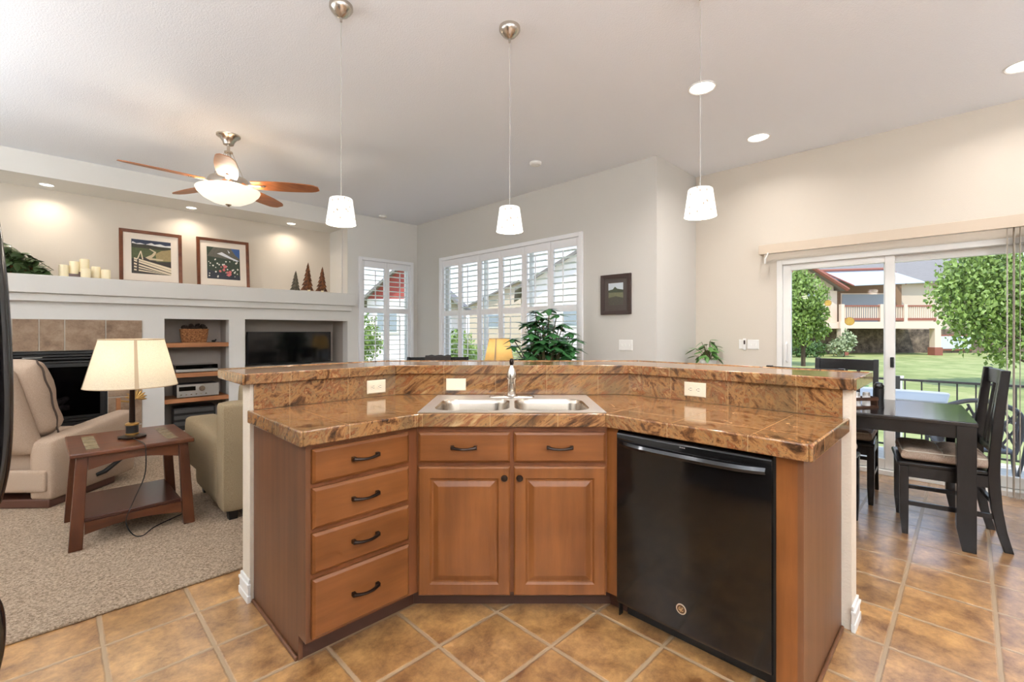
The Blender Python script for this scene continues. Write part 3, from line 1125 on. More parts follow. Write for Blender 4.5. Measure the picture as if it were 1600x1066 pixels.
# right wing: dishwasher bay
o_r = W(ip(0, 0.03, 'R'))
rc = thing('island_end_cabinet', 'maple filler strips and end panel framing the dishwasher bay', 'cabinet', (o_r[0], o_r[1], 0), R(-90))
c0 = -0.03 * T22
g = G()
g.prism([(c0 + 0.001, 0), (0.048, 0), (0.048, 0.02), (c0 - 0.007, 0.02)], 0.10, 0.862)
g.build('filler_strip', cab, rc)
G().box((0.682, 0, 0), (0.747, 0.02, 0.862)).build('filler_strip', cab, rc)
g = G().box((0.747, 0, 0), (0.765, 0.638, 0.862))
g.build('end_panel', cab_side, rc)
G().box((0.765, 0.0, 0), (0.777, 0.63, 0.018)).build('base_shoe', cab_side, rc, bevel=0.004)
G().prism([(-0.108 * T22 + 0.001, 0.078), (0.046, 0.078), (0.046, 0.098), (-0.128 * T22, 0.098)], 0, 0.1).build('toe_kick', toe, rc)

dw = thing('dishwasher', 'black built-in dishwasher with bowed bar handle under the island worktop', 'dishwasher', (o_r[0], o_r[1], 0), R(-90))
X0, X1 = 0.054, 0.672
g = G().box((X0, 0.03, 0.09), (X1, 0.60, 0.852))
g.box((0.0485, 0.004, 0.02), (X0, 0.03, 0.852))
g.box((X1, 0.004, 0.02), (0.6815, 0.03, 0.852))
g.build('tub_body', black_sat, dw)
rings = []
for i in range(17):
    x = X0 + (X1 - X0) * i / 16
    u = i / 8 - 1
    y = -0.020 - 0.008 * (1 - u * u)
    rings.append([(x, 0.028, 0.085), (x, y + 0.012, 0.085), (x, y + 0.002, 0.092), (x, y, 0.105), (x, y, 0.775), (x, y, 0.835), (x, y + 0.006, 0.846), (x, y + 0.014, 0.848), (x, 0.028, 0.848)])
dd = G().loft(rings).build('door', black_gloss, dw, smooth=True, angle=50)
pts, rs = [], []
g = G()
rings = []
for i in range(21):
    u = i / 10 - 1
    x = (X0 + X1) / 2 + u * 0.292
    y = -0.030 - 0.035 * (1 - u ** 4) - 0.004 * (1 - u * u)
    rings.append([(x, y + 0.014, 0.792), (x, y + 0.002, 0.788), (x, y - 0.004, 0.800), (x, y + 0.002, 0.812), (x, y + 0.014, 0.808)])
G().loft(rings).build('handle', black_gloss, dd, smooth=True)
g = G()
for k in range(3):
    g.box((0.345 + k * 0.008, -0.0294, 0.828), (0.351 + k * 0.008, -0.0280, 0.831))
g.build('control_mark', silver, dd)
Mb = T((0.352, -0.028, 0.19), (90, 0, 0))
bd = G()
bd.lathe([(0.0, 0), (0.0205, 0), (0.0205, 0.002), (0.018, 0.003), (0.0165, 0.002), (0.0, 0.002)], k=28, M=Mb)
badge = bd.build('badge', [plain('badge_silver', srgb(206, 190, 172), 0.3, 0.7)], dd, smooth=True)
bd = G().lathe([(0.0, 0), (0.0163, 0), (0.0163, 0.0024), (0.0, 0.0024)], k=28, M=Mb)
bd.build('badge_face', plain('badge_bronze', srgb(92, 66, 40), 0.4, 0.5), dd)
bd = G()
def stroke(ps):
    bd.tube([Mb @ Vector((p[0] * 0.001, p[1] * 0.001, 0.0028)) for p in ps], 0.0011, 6)
stroke([(-1.5, 6), (-4, 8), (-8, 5), (-9, 0), (-7, -5), (-4, -5), (-3, -1), (-5, 1), (-2, 1), (0, -3), (-1, -8), (-4, -9)])
stroke([(9, 5), (6, 8), (2.5, 6), (3, 2), (6, 1.5), (3, 0), (1.5, -4), (4, -7), (8, -5), (9, -2)])
bd.build('badge_script', plain('badge_gold', srgb(206, 168, 120), 0.35, 0.7), dd)
G().box((X0, 0.07, 0.0), (X1, 0.10, 0.085)).build('kick_plate', black_sat, dw)

# sink, faucet
sk = thing('kitchen_sink', 'double-bowl stainless steel sink set in the island worktop', 'sink', (*W((0, 2.39)), 0.915), R(-45))
def rrect(cx, cy, hx, hy, r, z, n=6):
    pts = []
    for qx, qy, a0 in ((1, 1, 0), (-1, 1, 90), (-1, -1, 180), (1, -1, 270)):
        for i in range(n + 1):
            a = R(a0 + 90 * i / n)
            pts.append((cx + qx * (hx - r) + r * math.cos(a), cy + qy * (hy - r) + r * math.sin(a), z))
    return pts
def bowl(cx, cy, hx, hy):
    g = G()
    g.loft([rrect(cx, cy, hx + 0.004, hy + 0.004, 0.084, 0.003), rrect(cx, cy, hx, hy, 0.08, -0.002), rrect(cx, cy, hx - 0.006, hy - 0.006, 0.078, -0.02), rrect(cx, cy, hx - 0.016, hy - 0.016, 0.07, -0.155), rrect(cx, cy, hx - 0.035, hy - 0.035, 0.05, -0.172), rrect(cx, cy, 0.045, 0.045, 0.044, -0.175), rrect(cx, cy, 0.02, 0.02, 0.019, -0.178)], True, False)
    n = len(g.bm.faces)
    g.bm.faces.new([g.bm.verts.new(p) for p in rrect(cx, cy, 0.02, 0.02, 0.019, -0.178)])
    return g
cxs, cyb, bhx, bhy = 0.194, -0.055, 0.178, 0.178
# deck of the rim with two bowl openings: a ring for each bowl filled with bridging quads
g = G()
bm = g.bm
def deck_half(sg):
    outer = []
    inn = rrect(sg * cxs, cyb, bhx + 0.004, bhy + 0.004, 0.084, 0.003)
    x_in, x_out, y_lo, y_hi = 0.0, sg * 0.43, -0.265, 0.29
    cx, cy = sg * cxs, cyb
    for p in inn:
        dx, dy = p[0] - cx, p[1] - cy
        xa, xb = min(x_in, x_out), max(x_in, x_out)
        ts = []
        if abs(dx) > 1e-9:
            ts.append(((xb if dx > 0 else xa) - cx) / dx)
        if abs(dy) > 1e-9:
            ts.append(((y_hi if dy > 0 else y_lo) - cy) / dy)
        t_ = min(ts)
        outer.append((cx + dx * t_, cy + dy * t_, 0.003))
    cor = [(min(x_in, x_out), y_lo), (max(x_in, x_out), y_lo), (max(x_in, x_out), y_hi), (min(x_in, x_out), y_hi)]
    # snap nearest outer points onto the corners
    for c in cor:
        k = min(range(len(outer)), key=lambda i: (outer[i][0] - c[0]) ** 2 + (outer[i][1] - c[1]) ** 2)
        outer[k] = (c[0], c[1], 0.003)
    g.loft([outer, inn], True, False)
deck_half(-1)
deck_half(1)
g.loft([[(-0.43, -0.265, 0.003), (0.43, -0.265, 0.003), (0.43, 0.29, 0.003), (-0.43, 0.29, 0.003)], [(-0.438, -0.273, 0.0), (0.438, -0.273, 0.0), (0.438, 0.298, 0.0), (-0.438, 0.298, 0.0)]], True, False)
g.build('sink_deck', steel, sk, smooth=True)
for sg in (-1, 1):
    b = bowl(sg * cxs, cyb, bhx, bhy).build('bowl', steel_shade, sk, smooth=True)
    G().lathe([(0.0, 0.001), (0.03, 0.001), (0.04, 0.003), (0.042, 0.0)], (sg * cxs, cyb, -0.174), 20).build('drain', nickel, b, smooth=True)

fc = thing('kitchen_faucet', 'brushed nickel single-lever faucet standing behind the double sink', 'faucet', (*W((-0.002, 2.585)), 0.919), R(-45))
g = G().loft([rrect(0, 0, 0.128, 0.026, 0.025, 0), rrect(0, 0, 0.126, 0.024, 0.023, 0.006), rrect(0, 0, 0.10, 0.018, 0.017, 0.010)])
g.build('base_plate', nickel, fc, smooth=True)
G().lathe([(0.0, 0.008), (0.031, 0.008), (0.03, 0.014), (0.024, 0.03), (0.0235, 0.098), (0.029, 0.105), (0.030, 0.112), (0.026, 0.135), (0.018, 0.158), (0.011, 0.170), (0.009, 0.18), (0.0, 0.181)], k=28).build('body', nickel, fc, smooth=True)
G().tube([(0, -0.01, 0.04), (0, -0.06, 0.075), (0, -0.12, 0.072), (0, -0.165, 0.045)], [0.016, 0.015, 0.014, 0.013], 14).build('spout', nickel, fc, smooth=True)
G().lathe([(0.0, 0.176), (0.008, 0.178), (0.012, 0.190), (0.0125, 0.204), (0.008, 0.216), (0.0, 0.219)], k=18).build('lever_knob', bronze, fc, smooth=True)


def outlet(label, p, rz, z, kind, horiz=True, M_=cream, w_=0.116, h_=0.076):
    t = thing('wall_outlet' if kind == 'o' else 'switch_plate', label, 'outlet' if kind == 'o' else 'switch', (p[0], p[1], z), rz)
    g = G().panel(-w_ / 2, w_ / 2, -h_ / 2, h_ / 2, [(0, 0), (0, -0.003), (0.004, -0.006), (0.006, -0.0065)])
    g.build('cover_plate', M_, t)
    if kind == 'o':
        for sx in (-0.021, 0.021):
            M = T((sx, -0.0065, 0), (90, 0, 0))
            r_ = G().lathe([(0, 0), (0.0165, 0), (0.0165, 0.002), (0, 0.002)], k=18, M=M).build('receptacle', M_, t)
            g = G()
            for a in (-1, 1):
                g.box((sx - 0.004 - 0.001, -0.0092, a * 0.006 - 0.001), (sx + 0.006, -0.0084, a * 0.006 + 0.001))
            g.box((sx - 0.011, -0.0092, -0.002), (sx - 0.007, -0.0084, 0.002))
            g.build('slot', white_black, r_)
    elif kind == 'b':
        M = T((0, -0.0065, 0), (90, 0, 0))
        G().lathe([(0, 0), (0.004, 0), (0.003, 0.002), (0, 0.002)], k=10, M=M).build('screw', M_, t)
    else:
        n = kind
        for k in range(n):
            x = (k - (n - 1) / 2) * 0.046
            G().box((x - 0.005, -0.014, -0.011), (x + 0.005, -0.006, 0.011)).build('toggle', M_, t)
    return t


outlet('cream double outlet on the backsplash left of the sink', W(ip(-0.15, 0.6615, 'L')), R(0), 0.972, 'o')
outlet('cream double outlet on the backsplash over the dishwasher', W(ip(0.125, 0.6615, 'R')), R(-90), 0.980, 'o')
outlet('cream blank plate on the backsplash behind the sink', W((-0.333, 2.7215)), R(-45), 0.974, 'b', w_=0.118, h_=0.072)
outlet('white triple toggle switch plate below the small dark picture', (WX - 0.0005, 2.605), R(-90), 1.143, 3, M_=white, w_=0.165, h_=0.115)
outlet('white double toggle switch plate left of the patio door', (DX - 0.0005, 1.632), R(-90), 1.15, 2, M_=white, w_=0.114, h_=0.102)
t = thing('blank_plate', 'white blank plate beside a slim remote, left of the patio door switches', 'plate', (DX - 0.0005, 1.745, 1.15), R(-90))
G().panel(-0.03, 0.03, -0.051, 0.051, [(0, 0), (0, -0.003), (0.004, -0.006)]).build('cover_plate', white, t)
t = thing('wall_remote', 'slim white remote with dark window in a wall holder by the switches', 'remote', (DX - 0.0075, 1.712, 1.152), R(-90))
G().box((-0.016, -0.018, -0.062), (0.016, 0, 0.062)).build('casing', white, t, bevel=0.004)
G().box((-0.008, -0.0195, 0.0), (0.008, -0.0178, 0.042)).build('display', frame_dark, t)
#PART2
# ------------------------------------------------------------------ ceiling fixtures
def can_light(x, y, z, r, label, power, col=(1, 0.95, 0.9), spread=150):
    t = thing('recessed_light', label, 'ceiling light', (x, y, z), 0, 'recessed ceiling lights')
    G().lathe([(r, 0.0), (r, -0.006), (r * 0.93, -0.008), (r * 0.84, -0.003), (r * 0.84, 0.0)], k=32).build('trim_ring', white, t, smooth=True)
    G().lathe([(0, -0.002), (r * 0.85, -0.002), (r * 0.85, -0.001), (0, -0.001)], k=32).build('lens', lens_m, t)
    area_light('recessed_lamp', (x, y, z - 0.012), r * 1.6, power, col, spread=spread)


can_light(3.362, 1.389, CEIL, 0.098, 'round recessed ceiling light behind the right pendant cord', 24)
can_light(4.595, 1.379, CEIL, 0.098, 'round recessed ceiling light nearest the corner above the patio door', 8)
can_light(4.61, -0.259, CEIL, 0.098, 'round recessed ceiling light cut by the right edge, above the valance', 8)
can_light(-0.058, 6.93, 2.85, 0.062, 'small recessed light in the display niche above the ivy', 3.2, (1, 0.86, 0.7), 140)
can_light(1.22, 6.93, 2.85, 0.062, 'small recessed light in the display niche above the framed prints', 3.2, (1, 0.86, 0.7), 140)
can_light(2.42, 6.93, 2.85, 0.062, 'small recessed light in the display niche above the little tin trees', 3.2, (1, 0.86, 0.7), 140)


def pendant(x, y, label, z_top=2.02):
    t = thing('pendant_lamp', label, 'pendant lamp', (x, y, 0), 0, 'pendants over the bar')
    G().lathe([(0.0, CEIL), (0.062, CEIL), (0.062, CEIL - 0.018), (0.055, CEIL - 0.030), (0.038, CEIL - 0.05), (0.02, CEIL - 0.062), (0.008, CEIL - 0.068), (0.006, CEIL - 0.09), (0, CEIL - 0.09)], k=32).build('ceiling_canopy', nickel, t, smooth=True)
    G().tube([(0, 0, CEIL - 0.085), (0, 0, z_top + 0.0)], 0.0022, 6).build('cord', plain('pendant_cord', srgb(170, 166, 160), 0.5), t) if 'pendant_cord' not in MATS else G().tube([(0, 0, CEIL - 0.085), (0, 0, z_top)], 0.0022, 6).build('cord', MATS['pendant_cord'], t)
    s = G().lathe([(0.004, 0.002), (0.056, 0.0), (0.060, -0.004), (0.079, -0.142), (0.0765, -0.142), (0.057, -0.008), (0.004, -0.006)], (0, 0, z_top), 40).build('glass_shade', pend_m, t, smooth=True)
    G().lathe([(0, 0.016), (0.012, 0.014), (0.014, 0.002), (0, 0.002)], (0, 0, z_top), 16).build('socket_cap', nickel, s, smooth=True)
    point_light('pendant_bulb', (x, y, z_top - 0.155), 9, r=0.05)


pendant(*cw(-0.939, 2.514), 'left pendant with frosted white shade, nearest the ceiling fan')
pendant(*cw(-0.014, 2.694), 'middle pendant with frosted white shade, above the faucet')
pendant(*cw(0.965, 2.345), 'right pendant with frosted white shade, above the dishwasher wing')

fx, fy = cw(-2.59, 4.18)
fan = thing('ceiling_fan', 'five-blade ceiling fan with brown blades and glowing bowl light', 'ceiling fan', (fx, fy, 0))
G().lathe([(0, CEIL), (0.098, CEIL), (0.096, CEIL - 0.012), (0.07, CEIL - 0.03), (0.05, CEIL - 0.06), (0.042, CEIL - 0.085), (0.0, CEIL - 0.09)], k=36).build('ceiling_canopy', nickel, fan, smooth=True)
g = G().tube([(0, 0, CEIL - 0.08), (0, 0, 2.70)], 0.013, 12)
g.lathe([(0.013, 0.01), (0.034, 0.006), (0.036, -0.006), (0.013, -0.012)], (0, 0, 2.925), 20)
g.build('downrod', nickel, fan, smooth=True)
g = G()
for k in range(5):
    a = R(72 * k + 48)
    g.tube([(0.03 * math.cos(a), 0.03 * math.sin(a), 2.92), (0.135 * math.cos(a), 0.135 * math.sin(a), 2.66)], 0.0032, 6)
g.build('support_wire', nickel, fan)
G().lathe([(0, 2.72), (0.03, 2.72), (0.05, 2.70), (0.15, 2.685), (0.165, 2.66), (0.165, 2.615), (0.12, 2.60), (0.0, 2.598)], k=36).build('motor_housing', nickel, fan, smooth=True)
for k in range(5):
    a = 12 + 72 * k - 45
    Mz = Matrix.Rotation(R(a), 4, 'Z')
    Mt = Mz @ T((0, 0, 2.64), (-11, 0, 0))
    g = G()
    L0, L1, ns = 0.20, 0.775, 16
    top, bot = [], []
    prof = []
    for i in range(ns + 1):
        u = i / ns
        wd = 0.048 + 0.040 * math.sin(math.pi * min(1, u * 0.72 + 0.18)) ** 1.0
        if u > 0.9:
            wd *= 1 - 0.45 * ((u - 0.9) / 0.1) ** 1.5
        prof.append((L0 + (L1 - L0) * u, wd))
    rings = []
    for x, wd in prof:
        rings.append([Mt @ Vector((x, -wd, -0.003)), Mt @ Vector((x, wd, -0.003)), Mt @ Vector((x, wd, 0.003)), Mt @ Vector((x, -wd, 0.003))])
    b = G().loft(rings).build('blade', fan_wood, fan)
    g = G()
    g.prism([(0.13, -0.018), (0.30, -0.012), (0.315, 0), (0.30, 0.012), (0.13, 0.018)], -0.012, -0.004, Mt)
    g.build('blade_bracket', nickel, b, bevel=0.002)
G().lathe([(0.255, 2.585), (0.258, 2.578), (0.245, 2.55), (0.20, 2.505), (0.13, 2.468), (0.05, 2.45), (0.0, 2.449), (0.0, 2.453), (0.05, 2.454), (0.128, 2.473), (0.196, 2.51), (0.24, 2.555), (0.25, 2.58)], k=44).build('glass_bowl', bowl_m, fan, smooth=True)
G().lathe([(0, 2.456), (0.026, 2.454), (0.026, 2.446), (0.014, 2.438), (0.010, 2.430), (0, 2.428)], k=20).build('finial', nickel, fan, smooth=True)
point_light('fan_bulb', (fx, fy, 2.52), 26, r=0.1)

for (x, y), lab in (((3.587, 6.413), 'small white ceiling detector near the far window corner'), ((3.605, 3.251), 'small white ceiling detector above the wide window')):
    t = thing('smoke_detector', lab, 'smoke detector', (x, y, CEIL))
    G().lathe([(0, 0), (0.062, 0), (0.062, -0.018), (0.05, -0.03), (0, -0.032)], k=28).build('casing', white, t, smooth=True)
    G().lathe([(0.02, -0.031), (0.024, -0.034), (0.028, -0.031)], k=20).build('sensor_ring', white, t)

# ------------------------------------------------------------------ fireplace
fp = thing('fireplace', 'black gas fireplace with glass front and ceramic logs', 'fireplace', (-0.1065, FY, 0))
hw = 0.5135
g = G()
z0, z1 = FB[2], FB[3]
D = 0.42
g.box((-hw, 0, z0), (-hw + 0.02, D, z1)); g.box((hw - 0.02, 0, z0), (hw, D, z1))
g.box((-hw + 0.02, 0, z1 - 0.02), (hw - 0.02, D, z1)); g.box((-hw + 0.02, 0, z0), (hw - 0.02, D, z0 + 0.02)); g.box((-hw, D, z0), (hw, D + 0.02, z1))
g.build('firebox', dark_int, fp)
g = G()
for z in (1.068, 1.04, 1.01, 0.975):
    g.box((-hw + 0.02, -0.012, z - 0.009), (hw - 0.02, 0.01, z + 0.009))
g.build('louver_grille', black_sat, fp)
g = G()
for z in (0.30, 0.335, 0.37):
    g.box((-hw + 0.02, -0.012, z - 0.012), (hw - 0.02, 0.01, z + 0.012))
g.build('louver_grille', black_sat, fp)
G().box((-0.12, -0.016, 1.022), (0.02, -0.012, 1.029)).build('grille_glint', silver, fp)  # glint on the louvers modelled as a thin silver strip
g = G()
g.box((-hw + 0.02, -0.006, 0.385), (-hw + 0.06, 0.012, 0.96)); g.box((hw - 0.06, -0.006, 0.385), (hw - 0.02, 0.012, 0.96))
g.box((-hw + 0.06, -0.006, 0.92), (hw - 0.06, 0.012, 0.96)); g.box((-hw + 0.06, -0.006, 0.385), (hw - 0.06, 0.012, 0.41))
fr_ = g.build('door_frame', black_sat, fp, bevel=0.003)
G().box((-hw + 0.055, 0.004, 0.405), (hw - 0.055, 0.006, 0.925)).build('glass_pane', fire_glass, fr_)
for pts in ([(-0.25, 0.16, 0.47), (0.22, 0.20, 0.48)], [(-0.2, 0.26, 0.52), (0.16, 0.24, 0.55)], [(-0.12, 0.14, 0.5), (0.1, 0.3, 0.6)], [(0.05, 0.13, 0.49), (0.2, 0.28, 0.57)]):
    a, b = Vector(pts[0]), Vector(pts[1])
    G().tube([a, a.lerp(b, 0.35) + Vector((0, 0, 0.012)), a.lerp(b, 0.7) - Vector((0, 0, 0.008)), b], [0.035, 0.042, 0.036, 0.03], 10).build('log', log_m, fp, smooth=True)
# tile surround
g = G()
g.mi = 0
g.box((-0.92, FY - 0.010, 0.014), (-0.62, FY - 0.001, 1.415)); g.box((0.407, FY - 0.010, 0.014), (0.70, FY - 0.001, 1.415))
g.box((-0.62, FY - 0.010, 1.09), (0.407, FY - 0.001, 1.415)); g.box((-0.62, FY - 0.01, 0.014), (0.407, FY - 0.001, 0.27))
g.mi = 1
q = 0.005
xs = [-0.915, -0.60, -0.295, -0.109, 0.075, 0.391, 0.70]
def til(a, b, c, d):
    g.box((a + q, FY - 0.017, c + q), (b - q, FY - 0.010, d - q))
for a, b in zip(xs[:-1], xs[1:]):
    til(a, b, 1.09, 1.415)
zs_ = [0.014, 0.25, 0.573, 0.83, 1.09]
for c, d in zip(zs_[:-1], zs_[1:]):
    til(0.407, 0.70, c, d); til(-0.92, -0.62, c, d)
for a, b in ((-0.62, -0.28), (-0.28, 0.06), (0.06, 0.407)):
    til(a, b, 0.014, 0.27)
tag(g.build('fireplace_surround', [grout_m, surround_m], bevel=0.002), 'brown square stone tiles framing the black fireplace', 'fireplace surround')

# shelves and what stands on them
for z, lab in ((1.152, 'oak niche shelf carrying the wicker basket'), (0.791, 'oak niche shelf carrying the turntable'), (0.491, 'oak niche shelf carrying the stereo receiver')):
    tag(G().box((SN[0], FY + 0.02, z - 0.052), (SN[1], FY + 0.42, z)).build('niche_shelf', oak, bevel=0.003), lab, 'shelf', 'oak shelves in the niche')
bk = thing('wicker_basket', 'brown wicker basket filled with pine cones on the top niche shelf', 'basket', (1.225, 6.80, 1.153), R(-6))
rings = []
for z, f in ((0, 0.86), (0.05, 0.91), (0.10, 0.97), (0.15, 1.0), (0.155, 1.04), (0.168, 1.04), (0.168, 0.96), (0.12, 0.9), (0.02, 0.8)):
    rings.append([(p[0] * f, p[1] * f, z) for p in rrect(0, 0, 0.142, 0.10, 0.04, 0, 5)])
g = G().loft(rings)
for zz in range(1, 8):
    g.tube([(p[0] * (0.87 + 0.016 * zz), p[1] * (0.87 + 0.016 * zz), zz * 0.02) for p in rrect(0, 0, 0.142, 0.10, 0.04, 0, 5)], 0.006, 5)
g.build('basket_body', wicker, bk, smooth=True)
cone_g = None
for i in range(12):
    px, py = -0.096 + 0.064 * (i % 4), -0.062 + 0.062 * (i // 4)
    t = thing('pine_cone', 'dark pine cone heaped in the wicker basket', 'pine cone', (1.225 + px, 6.80 + py, 1.153 + 0.172 + random.uniform(0, 0.02) + (0.02 if i // 4 == 1 else 0)), random.uniform(0, 6), 'pine cones in the basket')
    if cone_g is None:
        g = G()
        for lv in range(6):
            rr, zz = [0.012, 0.026, 0.03, 0.027, 0.02, 0.010][lv], lv * 0.011 - 0.03
            for j in range(8):
                a = j * math.pi / 4 + lv * 0.4
                d = Vector((math.cos(a), math.sin(a), 0))
                s_ = Vector((-d.y, d.x, 0)) * 0.009
                c = Vector((0, 0, zz))
                g.poly([c + d * rr * 0.3 - s_ * .6, c + d * rr * 0.3 + s_ * .6, c + d * rr + s_ + Vector((0, 0, 0.008)), c + d * rr - s_ + Vector((0, 0, 0.008))])
        g.lathe([(0, -0.034), (0.014, -0.025), (0.017, 0.0), (0.01, 0.025), (0, 0.034)], k=8)
        m_ = g.build('scales', pine, t)
        m_.rotation_euler = (R(70), 0, 0)
        cone_g = m_
    else:
        m_ = cone_g.copy(); COL.objects.link(m_); m_.parent = t
        m_.rotation_euler = (R(random.uniform(30, 110)), R(random.uniform(-40, 40)), 0)
t = thing('bird_figurine', 'tiny dark bird figure beside the wicker basket on the top shelf', 'figurine', (1.42, 6.74, 1.153), R(20))
G().pad((0.05, 0.026, 0.026), 0.013, T((0, 0, 0.016))).build('body', black_sat, t, smooth=True)
G().pad((0.018, 0.016, 0.018), 0.008, T((0.026, 0, 0.031))).build('head', black_sat, t, smooth=True)

tt = thing('turntable', 'silver turntable with clear lid on the middle niche shelf', 'turntable', (1.23, 6.80, 0.7915))
G().box((-0.215, -0.16, 0.008), (0.215, 0.16, 0.042)).build('plinth', silver, tt, bevel=0.004)
for sx in (-0.18, 0.18):
    for sy in (-0.13, 0.13):
        G().lathe([(0, 0), (0.018, 0), (0.018, 0.008), (0, 0.008)], (sx, sy, 0), 12).build('foot', black_sat, tt)
G().lathe([(0, 0.043), (0.14, 0.043), (0.14, 0.052), (0, 0.052)], (-0.05, 0, 0), 32).build('platter', black_sat, tt)
G().tube([(0.16, 0.1, 0.06), (0.15, -0.04, 0.06), (0.08, -0.09, 0.058)], 0.005, 8).build('tone_arm', nickel, tt)
g = G()
for a, b in (((-0.213, -0.158, 0.043), (0.213, -0.154, 0.09)), ((-0.213, 0.154, 0.043), (0.213, 0.158, 0.09)), ((-0.213, -0.154, 0.043), (-0.209, 0.154, 0.09)), ((0.209, -0.154, 0.043), (0.213, 0.154, 0.09)), ((-0.213, -0.158, 0.09), (0.213, 0.158, 0.094))):
    g.box(a, b)
g.build('dust_lid', glass('smoked_lid', (0.62, 0.62, 0.64, 1)), tt)

rv = thing('stereo_receiver', 'silver stereo receiver with round volume knob on the lower niche shelf', 'receiver', (1.24, 6.79, 0.4915))
G().box((-0.21, -0.145, 0.012), (0.21, 0.16, 0.158)).build('case', black_sat, rv, bevel=0.003)
fpn = G().box((-0.215, -0.155, 0.010), (0.215, -0.145, 0.160)).build('front_panel', silver, rv, bevel=0.002)
G().box((-0.195, -0.157, 0.085), (-0.03, -0.1545, 0.135)).build('display', screen_m, fpn)
M = T((0.035, -0.155, 0.105), (90, 0, 0))
G().lathe([(0, 0), (0.032, 0), (0.031, 0.018), (0.0, 0.018)], k=24, M=M).build('volume_knob', nickel, fpn, smooth=True)
g = G()
for k in range(6):
    g.box((-0.18 + 0.05 * k, -0.158, 0.035), (-0.165 + 0.05 * k, -0.155, 0.045))
g.build('button_row', nickel, fpn)
for sx in (-0.16, 0.16):
    G().box((sx - 0.02, -0.1, 0.0), (sx + 0.02, -0.06, 0.012)).build('foot', black_sat, rv)
t = thing('speaker_box', 'black ribbed box standing at the bottom of the shelf niche', 'box', (1.21, 6.80, 0.101), R(-4))
G().box((-0.2, -0.14, 0), (0.22, 0.14, 0.27)).build('cabinet', black_sat, t, bevel=0.006)
g = G()
for k in range(3):
    g.box((-0.2, -0.155 - 0.002 * k, 0.06 + k * 0.075), (0.2, -0.141, 0.105 + k * 0.075))
g.build('ribbed_front', plain('ribbed_grey', srgb(66, 64, 62), 0.5), t, bevel=0.004)

tv = thing('television', 'black flat-screen television in the wall niche under the mantel', 'television', (2.42, 6.92, TN[2]))
g = G().box((-0.575, 0, 0.014), (0.575, 0.04, 0.465))
g.build('casing', black_sat, tv, bevel=0.004)
G().box((-0.565, -0.002, 0.026), (0.565, 0.0, 0.456)).build('screen', screen_m, tv)
G().box((-0.25, -0.08, 0), (0.25, 0.12, 0.014)).build('stand', black_sat, tv, bevel=0.004)

# ------------------------------------------------------------------ display ledge
def leaf_shape(L, Wd, curl=0.15, n=5, heart=False):
    """points of a leaf in its own frame: x along, y across; returns rows (left, mid, right)"""
    rows = []
    for i in range(n + 1):
        u = i / n
        wd = Wd * math.sin(math.pi * min(1, (u * 0.93 + 0.05) ** (0.62 if heart else 0.85)))
        z = -curl * L * u * u
        rows.append((Vector((u * L, -wd / 2, z - wd * 0.12)), Vector((u * L, 0, z)), Vector((u * L, wd / 2, z - wd * 0.12))))
    return rows


def add_leaf(g, M, L, Wd, curl=0.15, n=5, heart=False):
    rows = leaf_shape(L, Wd, curl, n, heart)
    k = len(g.bm.faces)
    V = [[g.bm.verts.new(M @ p) for p in r] for r in rows]
    for a, b in zip(V[:-1], V[1:]):
        g.bm.faces.new((a[0], a[1], b[1], b[0]))
        g.bm.faces.new((a[1], a[2], b[2], b[1]))
    g._mark(k)


iv = thing('potted_ivy', 'trailing green ivy heaped at the left end of the mantel ledge', 'plant', (-0.24, 6.78, NZ))
G().lathe([(0, 0), (0.07, 0), (0.085, 0.1), (0.075, 0.1), (0.06, 0.01), (0, 0.01)], k=20).build('pot', wicker, iv, smooth=True)
g = G()
for i in range(620):
    x = random.uniform(-0.36, 0.20)
    y = random.uniform(-0.13, 0.16)
    top = 0.31 * max(0.05, 1 - (max(0, x + 0.14) / 0.38) ** 1.5) * max(0.2, 1 - (max(0, -x - 0.1) / 0.3) ** 2)
    z = random.uniform(0.1, 1) * top + 0.015
    M = T((x, y, z), (random.uniform(-50, 30), random.uniform(-20, 60), random.uniform(200, 340)))
    add_leaf(g, M, random.uniform(0.06, 0.095), random.uniform(0.05, 0.07), 0.25, 4, True)
g.build('foliage', leaf_d, iv, smooth=True)
g = G()
for i in range(12):
    a = random.uniform(0, 6.28)
    g.tube([(0, 0, 0.1), (0.08 * math.cos(a), 0.05 * math.sin(a), 0.2), (0.24 * math.cos(a), 0.1 * math.sin(a), 0.08)], 0.003, 5)
g.build('stem', stem_m, iv)

ch = thing('candle_holder', 'stepped brown wooden candle holder on the mantel ledge', 'candle holder', (0.235, 6.72, NZ), R(0))
steps = [(-0.165, 0.02, 0.012), (-0.085, 0.05, 0.05), (-0.005, 0.06, 0.075), (0.0, -0.05, 0.008), (0.085, 0.03, 0.018), (0.165, 0.0, 0.010)]
g = G()
for x, y, h in steps:
    g.box((x - 0.046, y - 0.044, 0), (x + 0.046, y + 0.044, h))
g.build('block', cherry, ch, bevel=0.003)
cnames = ['far left pillar candle beside the ivy', 'second pillar candle from the ivy, taller', 'tallest ivory pillar candle at the back of the group', 'short pillar candle at the front of the group', 'medium pillar candle right of the tallest one', 'pillar candle at the right end, nearest the framed prints']
for (x, y, h), ht, nm in zip(steps, (0.125, 0.135, 0.145, 0.10, 0.125, 0.105), cnames):
    t = thing('pillar_candle', 'ivory ' + nm.replace('ivory ', ''), 'candle', (0.235 + x, 6.72 + y, NZ + h + 0.0005), 0, 'ivory candles on the mantel')
    G().lathe([(0, 0), (0.038, 0), (0.04, 0.004), (0.04, ht - 0.004), (0.036, ht), (0.028, ht - 0.008), (0, ht - 0.012)], k=22).build('wax', wax, t, smooth=True)
    G().tube([(0, 0, ht - 0.012), (0.001, 0, ht + 0.004)], 0.0012, 5).build('wick', black_sat, t)


